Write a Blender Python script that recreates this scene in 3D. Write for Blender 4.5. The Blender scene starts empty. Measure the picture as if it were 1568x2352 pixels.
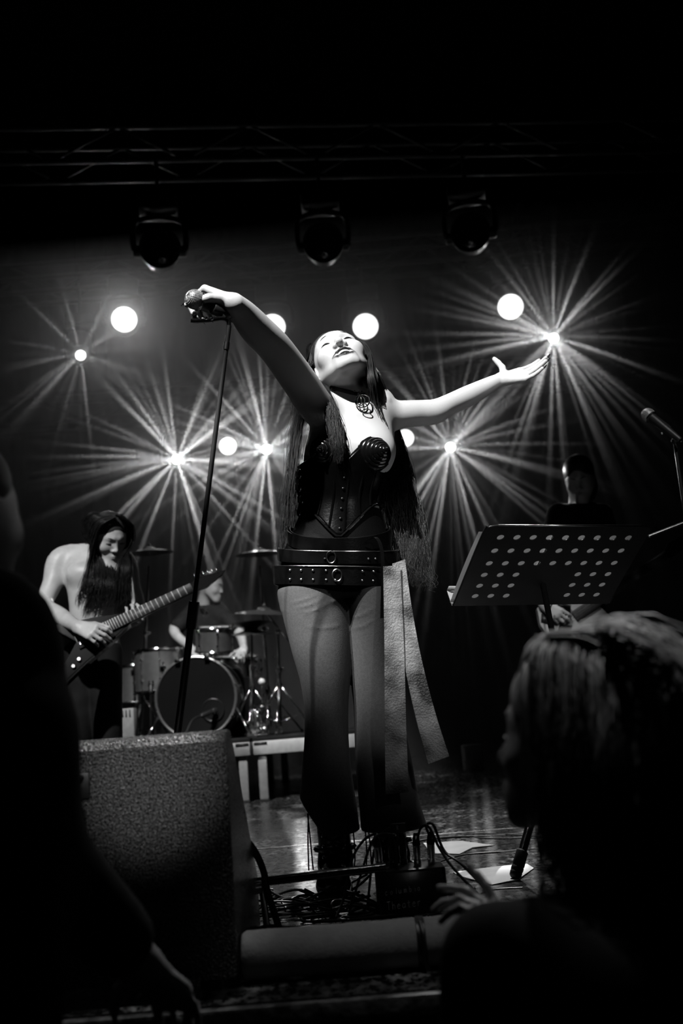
import bpy, bmesh, math, random
import numpy as np
from mathutils import Vector, Matrix

random.seed(7)
RNG = np.random.default_rng(11)
SC = bpy.context.scene
COL = SC.collection

# ------------------------------------------------------------------ camera
FPX = 2287.0                       # focal length for a 1568 x 2352 frame (35 mm lens, 36 mm tall sensor)
CAM = np.array([0.0, 0.0, 0.48])   # eye height above the stage floor; the camera stands in the pit
PITCH, ROLL = math.radians(11.66), math.radians(4.5)
_r0 = np.array([1.0, 0, 0]); _u0 = np.array([0, -math.sin(PITCH), math.cos(PITCH)])
FWD = np.array([0, math.cos(PITCH), math.sin(PITCH)])
RGT = math.cos(ROLL) * _r0 - math.sin(ROLL) * _u0
UPV = math.sin(ROLL) * _r0 + math.cos(ROLL) * _u0
cd = bpy.data.cameras.new('camera')
cd.sensor_fit = 'VERTICAL'; cd.sensor_height = 36.0; cd.sensor_width = 24.0; cd.lens = 35.0
cd.clip_start = 0.05; cd.clip_end = 100
cd.dof.use_dof = True; cd.dof.focus_distance = 2.95; cd.dof.aperture_fstop = 2.8
cam = bpy.data.objects.new('camera', cd); COL.objects.link(cam)
cam.matrix_world = Matrix(((RGT[0], UPV[0], -FWD[0], CAM[0]), (RGT[1], UPV[1], -FWD[1], CAM[1]),
                           (RGT[2], UPV[2], -FWD[2], CAM[2]), (0, 0, 0, 1)))
SC.camera = cam

def P(px, py, Y):
    """the point of the place at world distance Y that the photograph shows at that pixel"""
    d = (px - 784) / FPX * RGT - (py - 1176) / FPX * UPV + FWD
    return CAM + d * (Y / d[1])
def FL(px, py, z=0.0):
    """the point of a level surface at height z seen at that pixel"""
    d = (px - 784) / FPX * RGT - (py - 1176) / FPX * UPV + FWD
    return CAM + d * ((z - CAM[2]) / d[2])
def ppm(Y, z=0.5):
    return FPX / (Y * FWD[1] + (z - CAM[2]) * FWD[2])

# ------------------------------------------------------------------ world, colour, light
w = bpy.data.worlds.new('world'); SC.world = w; w.use_nodes = True
w.node_tree.nodes['Background'].inputs['Color'].default_value = (1, 1, 1, 1)
w.node_tree.nodes['Background'].inputs['Strength'].default_value = 0.0003
SC.view_settings.view_transform = 'Standard'; SC.view_settings.look = 'None'
SC.view_settings.gamma = 1; SC.view_settings.use_curve_mapping = False
SC.view_settings.exposure = 0.0
SC.cycles.use_denoising = True
SC.cycles.max_bounces = 2; SC.cycles.diffuse_bounces = 1; SC.cycles.glossy_bounces = 2
SC.cycles.transmission_bounces = 2; SC.cycles.volume_bounces = 0; SC.cycles.transparent_max_bounces = 4
SC.cycles.sample_clamp_indirect = 2.0
SC.cycles.use_adaptive_sampling = True; SC.cycles.adaptive_threshold = 0.03
SC.cycles.caustics_reflective = False; SC.cycles.caustics_refractive = False

def spot(name, loc, target, watts, deg, blend=0.5, size=0.06):
    l = bpy.data.lights.new(name, 'SPOT'); l.energy = watts; l.spot_size = math.radians(deg)
    l.spot_blend = blend; l.shadow_soft_size = size
    o = bpy.data.objects.new(name, l); COL.objects.link(o)
    o.location = loc
    o.rotation_euler = (Vector(target) - Vector(loc)).to_track_quat('-Z', 'Y').to_euler()
    return o
spot('key_spot', (-1.25, -0.10, 4.85), (0.06, 2.86, 1.47), 2000, 16.8, 0.35, 0.03)
spot('thigh_spot', (-1.9, 0.5, 4.5), P(694, 1400, 2.84), 3600, 4.3, 0.9, 0.03)
spot('added_side_spot', (2.0, -1.5, 3.1), P(1000, 1450, 2.9), 300, 10.5, 0.8, 0.03)  # added lamp, brightens the straps and the hair above them
spot('added_stand_spot', (1.9, -0.4, 4.2), P(1410, 1070, 3.45), 420, 17, 0.6, 0.03)  # added lamp to bring up the music stand and right microphone
spot('page_spot', (0.1, 5.5, 5.4), P(1120, 1290, 3.05), 90, 4.4, 1.0, 0.03)
spot('guitar_spot', (-2.3, 0.6, 4.9), (-1.1, 4.95, 1.25), 1500, 15, 0.6, 0.06)
spot('drum_spot', (-1.2, 3.2, 5.8), (-0.9, 7.0, 0.85), 2000, 25, 0.6, 0.08)
spot('bass_spot', (0.2, 2.2, 4.6), P(1300, 1412, 5.1), 420, 5, 0.8, 0.05)
spot('floor_spot', (0.6, 6.3, 6.0), (0.1, 3.2, 0.0), 900, 34, 0.8, 0.15)
spot('added_wedge_spot', (0.3, -3.4, 3.9), P(350, 1735, 2.0), 1100, 3.4, 1.0, 0.03)  # unseen front lamp, added to light the speaker's upper face
spot('added_wedge_top_spot', (-0.35, 2.7, 5.4), P(330, 1690, 2.03), 260, 6, 0.9, 0.03)  # steep lamp added so the speaker's top edge shows bright
spot('edge_spot', (0.5, 1.1, 5.6), (0.22, 2.05, 0.1), 120, 12, 0.8, 0.06)
spot('added_crowd_spot', (-0.3, 2.9, 5.5), (0.46, 1.26, 0.50), 1300, 6.5, 0.9, 0.05)  # added lamp for the bright crown of the blonde hair

# ------------------------------------------------------------------ materials (all procedural, all grey: the photograph is black and white)
def pm(name, col, rough=0.5, metal=0.0, bump=0.0, bscale=60, var=0.0, vscale=6, coat=0.0, spec=0.5, lo=None, attr=None, rvar=0.0, stretch=None):
    m = bpy.data.materials.new(name); m.use_nodes = True
    nt = m.node_tree; b = nt.nodes['Principled BSDF']
    b.inputs['Base Color'].default_value = (col, col, col, 1); b.inputs['Roughness'].default_value = rough
    b.inputs['Metallic'].default_value = metal; b.inputs['Coat Weight'].default_value = coat
    b.inputs['Specular IOR Level'].default_value = spec
    tc = nt.nodes.new('ShaderNodeTexCoord'); vec = tc.outputs['Object']
    if stretch:
        mp = nt.nodes.new('ShaderNodeMapping'); mp.inputs['Scale'].default_value = stretch
        nt.links.new(vec, mp.inputs['Vector']); vec = mp.outputs['Vector']
    n = nt.nodes.new('ShaderNodeTexNoise'); n.inputs['Scale'].default_value = vscale; n.inputs['Detail'].default_value = 2
    nt.links.new(vec, n.inputs['Vector'])
    cr = nt.nodes.new('ShaderNodeValToRGB')
    a, z = (col * (1 - var), col * (1 + var)) if lo is None else (lo, col)
    cr.color_ramp.elements[0].position = 0.35; cr.color_ramp.elements[1].position = 0.66
    cr.color_ramp.elements[0].color = (a, a, a, 1); cr.color_ramp.elements[1].color = (z, z, z, 1)
    nt.links.new(n.outputs['Fac'], cr.inputs['Fac'])
    src = cr.outputs['Color']
    if attr:
        at = nt.nodes.new('ShaderNodeAttribute'); at.attribute_name = attr
        mx = nt.nodes.new('ShaderNodeMix'); mx.data_type = 'RGBA'; mx.blend_type = 'MULTIPLY'
        mx.inputs[0].default_value = 1.0
        nt.links.new(src, mx.inputs[6]); nt.links.new(at.outputs['Color'], mx.inputs[7]); src = mx.outputs[2]
    nt.links.new(src, b.inputs['Base Color'])
    if rvar:
        mr = nt.nodes.new('ShaderNodeMapRange'); mr.inputs['To Min'].default_value = max(0.02, rough - rvar); mr.inputs['To Max'].default_value = rough + rvar
        mr.inputs['From Min'].default_value = 0.3; mr.inputs['From Max'].default_value = 0.7
        nt.links.new(n.outputs['Fac'], mr.inputs['Value']); nt.links.new(mr.outputs['Result'], b.inputs['Roughness'])
    if bump:
        n2 = nt.nodes.new('ShaderNodeTexNoise'); n2.inputs['Scale'].default_value = bscale; n2.inputs['Detail'].default_value = 2
        nt.links.new(vec, n2.inputs['Vector'])
        bp = nt.nodes.new('ShaderNodeBump'); bp.inputs['Strength'].default_value = bump; bp.inputs['Distance'].default_value = 0.01
        nt.links.new(n2.outputs['Fac'], bp.inputs['Height']); nt.links.new(bp.outputs['Normal'], b.inputs['Normal'])
    return m
def em(name, strength):
    m = bpy.data.materials.new(name); m.use_nodes = True; nt = m.node_tree
    b = nt.nodes['Principled BSDF']; b.inputs['Base Color'].default_value = (0.8, 0.8, 0.8, 1)
    b.inputs['Emission Color'].default_value = (1, 1, 1, 1); b.inputs['Emission Strength'].default_value = strength
    m.cycles.emission_sampling = 'NONE'
    return m
M = dict(
    skin=pm('skin', 0.56, 0.42, var=0.05, vscale=9, bump=0.02, bscale=220, attr='tone', spec=0.4),
    skin2=pm('pale_skin', 0.42, 0.45, var=0.10, vscale=14, bump=0.08, bscale=160, attr='tone', spec=0.4),
    hair=pm('black_hair', 0.020, 0.42, var=0.4, vscale=30, spec=0.5),
    hairgray=pm('dark_brown_hair', 0.018, 0.40, var=0.5, vscale=25, spec=0.5),
    hair2=pm('black_straight_hair', 0.007, 0.38, var=0.4, vscale=30, spec=0.32),
    blonde=pm('blonde_hair', 0.33, 0.45, var=0.3, vscale=40, spec=0.5),
    dark=pm('black_cloth', 0.012, 0.8, var=0.3, vscale=20, spec=0.2),
    leather=pm('black_leather', 0.002, 0.24, bump=0.04, bscale=150, var=0.3, vscale=20, spec=0.09),
    gloss=pm('black_patent_leather', 0.004, 0.16, bump=0.20, bscale=26, var=0.2, spec=0.6),
    suede=pm('mottled_leather_strap', 0.26, 0.55, bump=0.4, bscale=190, lo=0.018, vscale=13, spec=0.5),  # mottled between a pale and a dark tone
    sheer=pm('stretch_fabric', 0.046, 0.62, bump=0.10, bscale=380, var=0.10, vscale=160, spec=0.08, attr='tone'),
    metal=pm('polished_steel', 0.72, 0.20, 1.0, var=0.08, vscale=12),
    chrome=pm('chrome', 0.85, 0.10, 1.0, var=0.04, vscale=9),
    dmetal=pm('black_metal', 0.018, 0.34, 0.3, var=0.2, vscale=18, spec=0.5),
    plastic=pm('black_plastic', 0.010, 0.45, bump=0.05, bscale=60, var=0.2),
    rubber=pm('black_rubber', 0.010, 0.60, var=0.2, vscale=30),
    cable=pm('black_cable', 0.010, 0.40, var=0.2, vscale=30),
    mesh=pm('microphone_grille', 0.42, 0.42, 0.55, bump=0.0, var=0.25, vscale=160),
    paper=pm('white_paper', 0.80, 0.7, var=0.05, vscale=14),
    white=pm('white_enamel', 0.75, 0.4, var=0.03),
    teeth=pm('teeth', 0.78, 0.25, var=0.03),
    shell=pm('drum_shell_lacquer', 0.42, 0.30, 0.85, var=0.06, vscale=30, bump=0.02, bscale=200),
    skinhead=pm('black_drum_head', 0.003, 0.55, var=0.15, spec=0.15),
    clearhead=pm('coated_drum_head', 0.35, 0.5, var=0.05),
    cymbal=pm('bronze_cymbal', 0.16, 0.34, 0.9, var=0.2, vscale=40),
    wedge=pm('rough_black_paint_glints', 0.15, 0.26, bump=1.0, bscale=210, lo=0.006, vscale=230, spec=0.9),  # pale flecks in the colour imitate sparkles of light on the rough paint
    alu=pm('painted_aluminium', 0.30, 0.5, 0.2, var=0.08, vscale=30),
    deck=pm('black_carpet', 0.010, 0.9, bump=0.3, bscale=120, var=0.3, spec=0.1),
    drape=pm('black_drape', 0.006, 0.9, var=0.3, vscale=3, spec=0.05),
    roll=pm('grey_foam', 0.33, 0.75, bump=0.12, bscale=160, var=0.07, vscale=40, spec=0.25),
    tape=pm('black_tape', 0.010, 0.4, bump=0.1, bscale=60),
    ink=pm('silver_marker', 0.30, 0.6, var=0.3, vscale=90),
    board=pm('rosewood_fretboard', 0.075, 0.5, var=0.15, vscale=40, stretch=(1, 1, 1)),
    guitar=pm('black_lacquer', 0.010, 0.12, var=0.1, coat=0.6),
    paint=pm('pale_guitar_finish', 0.30, 0.35, var=0.06, vscale=50),
    strum=pm('black_truss_paint', 0.020, 0.45, 0.2, var=0.2),
    page=pm('thin_paper', 0.80, 0.7, var=0.05, vscale=14),
    lens=em('lit_lens', 2.6), lens2=em('lit_beam_lens', 3.2),
    lines=pm('white_floor_tape', 0.62, 0.5, var=0.15, vscale=60),
    nail=pm('dark_nail_varnish', 0.02, 0.12, var=0.1),
    lash=pm('black_makeup', 0.006, 0.6),
    jean=pm('black_denim', 0.009, 0.8, bump=0.15, bscale=140, var=0.3, vscale=12, spec=0.2),
)

_nt = M['page'].node_tree; _b = _nt.nodes['Principled BSDF']      # a thin page lets light through
_tr = _nt.nodes.new('ShaderNodeBsdfTranslucent'); _tr.inputs['Color'].default_value = (.8, .8, .8, 1); _mx = _nt.nodes.new('ShaderNodeMixShader'); _mx.inputs[0].default_value = .10
_nt.links.new(_b.outputs[0], _mx.inputs[1]); _nt.links.new(_tr.outputs[0], _mx.inputs[2]); _nt.links.new(_mx.outputs[0], _nt.nodes['Material Output'].inputs['Surface'])

# ------------------------------------------------------------------ objects and tagging
LOCAL = set()
def tag(o, label=None, cat=None, group=None, kind=None):
    if label: o['label'] = label
    if cat: o['category'] = cat
    if group: o['group'] = group
    if kind: o['kind'] = kind
    return o
def thing(name, label, cat, loc=(0, 0, 0), group=None):
    o = bpy.data.objects.new(name, None); COL.objects.link(o); o.location = tuple(float(c) for c in loc)
    o.empty_display_size = 0.1
    return tag(o, label, cat, group)
def link(name, me, mat, parent=None, smooth=True, kind=None):
    o = bpy.data.objects.new(name, me); COL.objects.link(o)
    if mat is not None: me.materials.append(mat)
    if smooth and len(me.polygons): me.polygons.foreach_set('use_smooth', np.ones(len(me.polygons), bool))
    if parent is not None:
        o.parent = parent
        if parent.type == 'EMPTY' and parent.name not in LOCAL:
            o.matrix_parent_inverse = Matrix.Translation(-parent.location)
    if kind: o['kind'] = kind
    return o
def copy_tree(o, parent=None):
    c = o.copy(); COL.objects.link(c)
    if parent is not None:
        c.parent = parent; c.matrix_parent_inverse = o.matrix_parent_inverse.copy()
    for ch in list(o.children): copy_tree(ch, c)
    return c

def nrm(v):
    v = np.asarray(v, float); return v / (np.linalg.norm(v) + 1e-12)
def frame(t, hint=(0, 0, 1)):
    t = nrm(t); h = np.asarray(hint, float)
    if abs(np.dot(t, nrm(h))) > 0.95: h = np.array([1.0, 0, 0]) if abs(t[0]) < 0.9 else np.array([0, 1.0, 0])
    a = nrm(np.cross(h, t)); b = np.cross(t, a)
    return a, b, t
def crom(pts, n):
    """smooth curve through points"""
    p = np.asarray(pts, float); k = len(p)
    if k == 2: return p[0] + (p[1] - p[0]) * np.linspace(0, 1, n)[:, None]
    e = np.vstack([2 * p[0] - p[1], p, 2 * p[-1] - p[-2]])
    u = np.linspace(0, k - 1, n); i = np.minimum(u.astype(int), k - 2); t = (u - i)[:, None]
    a, b, c, d = e[i], e[i + 1], e[i + 2], e[i + 3]
    return 0.5 * (2 * b + (c - a) * t + (2 * a - 5 * b + 4 * c - d) * t ** 2 + (3 * b - a - 3 * c + d) * t ** 3)

class MB:
    """collects shapes that make up ONE part"""
    def __init__(s): s.v = []; s.f = []
    def add(s, V, F):
        o = len(s.v); s.v.extend([tuple(map(float, p)) for p in V]); s.f.extend([tuple(int(i) + o for i in q) for q in F]); return s
    def box(s, c, size, ax=None, bev=0.0):
        bm = bmesh.new(); bmesh.ops.create_cube(bm, size=1)
        for v in bm.verts: v.co = Vector((v.co.x * size[0], v.co.y * size[1], v.co.z * size[2]))
        if bev: bmesh.ops.bevel(bm, geom=bm.edges[:], offset=bev, segments=2, affect='EDGES', profile=0.5)
        A = np.eye(3) if ax is None else np.array(ax)          # rows = axes
        bm.verts.index_update()
        V = [np.array(v.co) @ A + np.asarray(c, float) for v in bm.verts]
        F = [[v.index for v in f.verts] for f in bm.faces]; bm.free()
        return s.add(V, F)
    def tube(s, pts, r, sides=10, cap=True, closed=False):
        p = np.asarray(pts, float); n = len(p); r = np.broadcast_to(np.asarray(r, float), (n,))
        if closed: t = np.roll(p, -1, 0) - np.roll(p, 1, 0)
        else:
            t = np.gradient(p, axis=0)
        t = t / (np.linalg.norm(t, axis=1, keepdims=True) + 1e-12)
        a, b, _ = frame(t[0]); V = []
        ang = np.linspace(0, 2 * np.pi, sides, endpoint=False)
        for i in range(n):
            a = nrm(a - np.dot(a, t[i]) * t[i]); b = np.cross(t[i], a)
            V += [p[i] + r[i] * (math.cos(x) * a + math.sin(x) * b) for x in ang]
        F = []
        for i in range(n if closed else n - 1):
            j = (i + 1) % n
            for k in range(sides):
                l = (k + 1) % sides
                F.append((i * sides + k, i * sides + l, j * sides + l, j * sides + k))
        if cap and not closed:
            F.append(tuple(range(sides))[::-1]); F.append(tuple((n - 1) * sides + k for k in range(sides)))
        return s.add(V, F)
    def rod(s, a, b, r, sides=10, r2=None):
        return s.tube([a, b], [r, r if r2 is None else r2], sides)
    def lathe(s, c, axis, prof, n=24, hint=(0, 0, 1)):
        """prof: (radius, height along axis)"""
        a, b, t = frame(axis, hint); V = []; F = []
        for (r, h) in prof:
            for k in range(n):
                x = 2 * math.pi * k / n
                V.append(np.asarray(c, float) + t * h + max(r, 1e-5) * (math.cos(x) * a + math.sin(x) * b))
        for i in range(len(prof) - 1):
            for k in range(n):
                l = (k + 1) % n
                F.append((i * n + k, i * n + l, (i + 1) * n + l, (i + 1) * n + k))
        F.append(tuple(range(n))[::-1]); F.append(tuple((len(prof) - 1) * n + k for k in range(n)))
        return s.add(V, F)
    def ball(s, c, r, n=12):
        pr = [(math.sin(x) * 1.0, -math.cos(x)) for x in np.linspace(0.02, math.pi - 0.02, max(4, n // 2 + 1))]
        rr = np.broadcast_to(np.asarray(r, float), (3,))
        V0 = MB().lathe((0, 0, 0), (0, 0, 1), pr, n)
        return s.add([np.array(v) * rr + np.asarray(c, float) for v in V0.v], V0.f)
    def ring(s, c, axis, R, r, n=28, sides=8, R2=None, hint=(0, 0, 1)):
        a, b, t = frame(axis, hint)
        return s.tube([np.asarray(c, float) + R * math.cos(x) * a + (R2 or R) * math.sin(x) * b for x in np.linspace(0, 2 * np.pi, n, endpoint=False)], r, sides, closed=True)
    def ribbon(s, pts, wid, nor, th=0.003):
        """flat strip through pts; wid = half-width vectors, nor = thickness direction(s)"""
        p = np.asarray(pts, float); n = len(p); w_ = np.broadcast_to(np.asarray(wid, float), (n, 3)); nn = np.broadcast_to(np.asarray(nor, float), (n, 3))
        V = []
        for i in range(n):
            o = nrm(nn[i]) * th * 0.5
            V += [p[i] - w_[i] + o, p[i] + w_[i] + o, p[i] + w_[i] - o, p[i] - w_[i] - o]
        F = [(0, 1, 2, 3), tuple((n - 1) * 4 + k for k in (3, 2, 1, 0))]
        for i in range(n - 1):
            for k in range(4):
                l = (k + 1) % 4
                F.append((i * 4 + k, (i + 1) * 4 + k, (i + 1) * 4 + l, i * 4 + l))
        return s.add(V, F)
    def prism(s, poly, c, ax, th):
        """poly in (u, v); ax rows u, v, w; thickness th centred"""
        A = np.asarray(ax, float); n = len(poly)
        V = [np.asarray(c, float) + u * A[0] + v * A[1] + h * A[2] for h in (-th / 2, th / 2) for (u, v) in poly]
        F = [tuple(range(n))[::-1], tuple(range(n, 2 * n))] + [(i, (i + 1) % n, n + (i + 1) % n, n + i) for i in range(n)]
        return s.add(V, F)
    def build(s, name, mat, parent=None, smooth=True, kind=None, angle=40):
        me = bpy.data.meshes.new(name); me.from_pydata(s.v, [], s.f); me.update()
        bm = bmesh.new(); bm.from_mesh(me); bmesh.ops.recalc_face_normals(bm, faces=bm.faces[:])
        if smooth:
            ca = math.radians(angle)
            for e in bm.edges:
                if len(e.link_faces) == 2 and e.calc_face_angle(0) > ca: e.smooth = False
        bm.to_mesh(me); bm.free()
        return link(name, me, mat, parent, smooth, kind)

# ------------------------------------------------------------------ continuous bodies: smooth-union distance fields meshed by surface nets
class Prim:
    def __init__(s, f, lo, hi, k=0.01, sub=False): s.f = f; s.lo = np.asarray(lo, float); s.hi = np.asarray(hi, float); s.k = k; s.sub = sub
def rc(a, b, ra, rb, k=0.012, sub=False):
    a = np.asarray(a, float); b = np.asarray(b, float); ab = b - a; L2 = float(ab @ ab) + 1e-12; m = max(ra, rb)
    def f(X, Y, Z):
        x, y, z = X - a[0], Y - a[1], Z - a[2]
        t = np.clip((x * ab[0] + y * ab[1] + z * ab[2]) / L2, 0, 1)
        return np.sqrt((x - t * ab[0]) ** 2 + (y - t * ab[1]) ** 2 + (z - t * ab[2]) ** 2) - (ra + t * (rb - ra))
    return Prim(f, np.minimum(a, b) - m, np.maximum(a, b) + m, k, sub)
def el(c, r, A=None, k=0.012, sub=False):
    c = np.asarray(c, float); r = np.asarray(r, float); A = np.eye(3) if A is None else np.asarray(A, float)   # rows = axes
    def f(X, Y, Z):
        x, y, z = X - c[0], Y - c[1], Z - c[2]
        q = [(x * A[i, 0] + y * A[i, 1] + z * A[i, 2]) / r[i] for i in range(3)]
        k0 = np.sqrt(q[0] ** 2 + q[1] ** 2 + q[2] ** 2); k1 = np.sqrt((q[0] / r[0]) ** 2 + (q[1] / r[1]) ** 2 + (q[2] / r[2]) ** 2) + 1e-9
        return k0 * (k0 - 1) / k1
    e = np.abs(A.T * r).sum(1)
    return Prim(f, c - e, c + e, k, sub)
class Loft:
    """stack of level ellipses: rows (z, cx, cy, half width, half depth)"""
    def __init__(s, rows, n=160):
        r = np.array(sorted([tuple(map(float, q)) for q in rows])); s.z0, s.z1 = r[0, 0], r[-1, 0]
        q = crom(r, n); q[:, 0] = np.maximum.accumulate(q[:, 0]); s.q = q
    def at(s, z): return [np.interp(z, s.q[:, 0], s.q[:, i]) for i in range(1, 5)]
    def pt(s, z, th, off=0.0):
        cx, cy, a, b = s.at(z); return np.array([cx + (a + off) * math.cos(th), cy + (b + off) * math.sin(th), z])
    def prim(s, k=0.02, off=0.0, sub=False):
        def f(X, Y, Z):
            cx, cy, a, b = s.at(Z); a = a + off; b = b + off
            u, v = (X - cx) / a, (Y - cy) / b
            k0 = np.sqrt(u * u + v * v); k1 = np.sqrt((u / a) ** 2 + (v / b) ** 2) + 1e-9
            d = np.where(k0 > 1e-4, k0 * (k0 - 1) / k1, -np.minimum(a, b))
            return np.maximum(d, np.maximum(s.z0 - Z, Z - s.z1))
        q = s.q
        return Prim(f, ((q[:, 1] - q[:, 3]).min() - off, (q[:, 2] - q[:, 4]).min() - off, s.z0), ((q[:, 1] + q[:, 3]).max() + off, (q[:, 2] + q[:, 4]).max() + off, s.z1), k, sub)

def field(prims, X, Y, Z):
    d = np.full(X.shape, 10.0)
    for p in prims:
        v = p.f(X, Y, Z); k = max(p.k, 1e-5)
        if p.sub:
            v = -v; h = np.maximum(k - np.abs(d - v), 0) / k; d = np.maximum(d, v) + h * h * k * 0.25
        else:
            h = np.maximum(k - np.abs(d - v), 0) / k; d = np.minimum(d, v) - h * h * k * 0.25
    return d
def sdf_mesh(name, prims, h, mat, parent=None, paint=None, B=20, smooth_iter=1):
    lo = np.min([p.lo for p in prims if not p.sub], 0) - 4 * h; hi = np.max([p.hi for p in prims if not p.sub], 0) + 4 * h
    N = np.ceil((hi - lo) / h).astype(int) + 2; nb = (N + B - 1) // B
    S1, S2 = int(nb[1] * B + 4), int(nb[2] * B + 4)
    gid = lambda i, j, k: (i.astype(np.int64) * S1 + j) * S2 + k
    ids, pos, quads = [], [], []
    plo = np.array([p.lo - p.k - 2 * h for p in prims]); phi = np.array([p.hi + p.k + 2 * h for p in prims]); addm = np.array([not p.sub for p in prims])
    E = [(0, 1), (2, 3), (4, 5), (6, 7), (0, 2), (1, 3), (4, 6), (5, 7), (0, 4), (1, 5), (2, 6), (3, 7)]
    CO = np.array([[(c >> 2) & 1, (c >> 1) & 1, c & 1] for c in range(8)], float)
    for bi in range(nb[0]):
        for bj in range(nb[1]):
            for bk in range(nb[2]):
                o = np.array([bi, bj, bk]) * B; l0 = lo + o * h; l1 = l0 + (B + 1) * h
                hit = np.all((plo <= l1) & (phi >= l0), 1)
                if not (hit & addm).any(): continue
                ps = [p for p, q in zip(prims, hit) if q]
                ax = [l0[a] + np.arange(B + 1) * h for a in range(3)]
                # a coarse look first
                X, Y, Z = np.meshgrid(ax[0][::B // 2], ax[1][::B // 2], ax[2][::B // 2], indexing='ij')
                c = field(ps, X, Y, Z); reach = B * h * 1.1
                if c.min() > reach or c.max() < -reach: continue
                X, Y, Z = np.meshgrid(*ax, indexing='ij'); D = field(ps, X, Y, Z); sg = D < 0
                if sg.all() or not sg.any(): continue
                cs = [D[a:a + B, b:b + B, e:e + B] for a in (0, 1) for b in (0, 1) for e in (0, 1)]
                ss = sum((q < 0).astype(np.int8) for q in cs); act = np.nonzero((ss > 0) & (ss < 8))
                if len(act[0]):
                    val = np.stack([q[act] for q in cs], 1); acc = np.zeros((len(act[0]), 3)); cnt = np.zeros(len(act[0]))
                    for (e0, e1) in E:
                        a, b = val[:, e0], val[:, e1]; m = (a < 0) != (b < 0)
                        t = np.where(m, a / np.where(m, a - b, 1), 0)[:, None]
                        acc += np.where(m[:, None], CO[e0] + t * (CO[e1] - CO[e0]), 0); cnt += m
                    I = [act[a] + o[a] for a in range(3)]
                    ids.append(gid(*I)); pos.append(lo + (np.stack(I, 1) + acc / cnt[:, None]) * h)
                for axis in range(3):
                    sl = [slice(0, B)] * 3; s2 = list(sl); s2[axis] = slice(1, B + 1)
                    A, C = sg[tuple(sl)], sg[tuple(s2)]; e = np.nonzero(A != C)
                    if not len(e[0]): continue
                    I = np.stack([e[a] + o[a] for a in range(3)], 1); u, v = (axis + 1) % 3, (axis + 2) % 3
                    q = []
                    for du, dv in ((-1, -1), (0, -1), (0, 0), (-1, 0)):
                        J = I.copy(); J[:, u] += du; J[:, v] += dv; q.append(gid(J[:, 0], J[:, 1], J[:, 2]))
                    q = np.stack(q, 1); fl = ~A[e]; q[fl] = q[fl][:, ::-1]; quads.append(q)
    ids = np.concatenate(ids); pos = np.concatenate(pos); quads = np.concatenate(quads)
    so = np.argsort(ids); ids, pos = ids[so], pos[so]
    ix = np.searchsorted(ids, quads); ok = (ix < len(ids)); ix = np.minimum(ix, len(ids) - 1); ok &= ids[ix] == quads
    F = ix[ok.all(1)]
    for _ in range(smooth_iter):                        # light relaxation
        acc = np.zeros_like(pos); cnt = np.zeros(len(pos))
        for a in range(4):
            b = (a + 1) % 4
            np.add.at(acc, F[:, a], pos[F[:, b]]); np.add.at(cnt, F[:, a], 1); np.add.at(acc, F[:, b], pos[F[:, a]]); np.add.at(cnt, F[:, b], 1)
        pos = pos * 0.5 + 0.5 * acc / np.maximum(cnt, 1)[:, None]
    me = bpy.data.meshes.new(name); nF = len(F)
    me.vertices.add(len(pos)); me.vertices.foreach_set('co', pos.astype(np.float32).ravel())
    me.loops.add(nF * 4); me.loops.foreach_set('vertex_index', F.astype(np.int32).ravel())
    me.polygons.add(nF); me.polygons.foreach_set('loop_start', np.arange(0, nF * 4, 4, dtype=np.int32))
    me.update(calc_edges=True); me.validate()
    at = me.color_attributes.new('tone', 'FLOAT_COLOR', 'POINT')
    tone = np.ones(len(pos)) if paint is None else paint(pos)
    if len(me.vertices) == len(pos):
        at.data.foreach_set('color', np.stack([tone, tone, tone, np.ones_like(tone)], 1).astype(np.float32).ravel())
    return link(name, me, mat, parent)

def strands(name, paths, rad, mat, parent, sides=3, kind='stuff'):
    """paths [N,S,3], rad [N,S]: fine hair, one mesh of thin tapering tubes"""
    N_, S_, _ = paths.shape
    t = np.gradient(paths, axis=1); t /= np.linalg.norm(t, axis=2, keepdims=True) + 1e-9
    hint = np.array([0.31, -0.92, 0.23]); a = np.cross(t, hint); a /= np.linalg.norm(a, axis=2, keepdims=True) + 1e-9; b = np.cross(t, a)
    V = np.stack([paths + rad[..., None] * (math.cos(x) * a + math.sin(x) * b) for x in np.linspace(0, 2 * np.pi, sides, endpoint=False)], 2)
    base = (np.arange(N_)[:, None, None] * S_ + np.arange(S_ - 1)[None, :, None]) * sides; k = np.arange(sides)[None, None, :]; l = (k + 1) % sides
    F = np.stack([base + k, base + l, base + sides + l, base + sides + k], 3).reshape(-1, 4)
    me = bpy.data.meshes.new(name); V = V.reshape(-1, 3)
    me.vertices.add(len(V)); me.vertices.foreach_set('co', V.astype(np.float32).ravel())
    me.loops.add(F.size); me.loops.foreach_set('vertex_index', F.astype(np.int32).ravel())
    me.polygons.add(len(F)); me.polygons.foreach_set('loop_start', np.arange(0, F.size, 4, dtype=np.int32))
    me.update(calc_edges=True)
    return link(name, me, mat, parent, True, kind)
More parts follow.
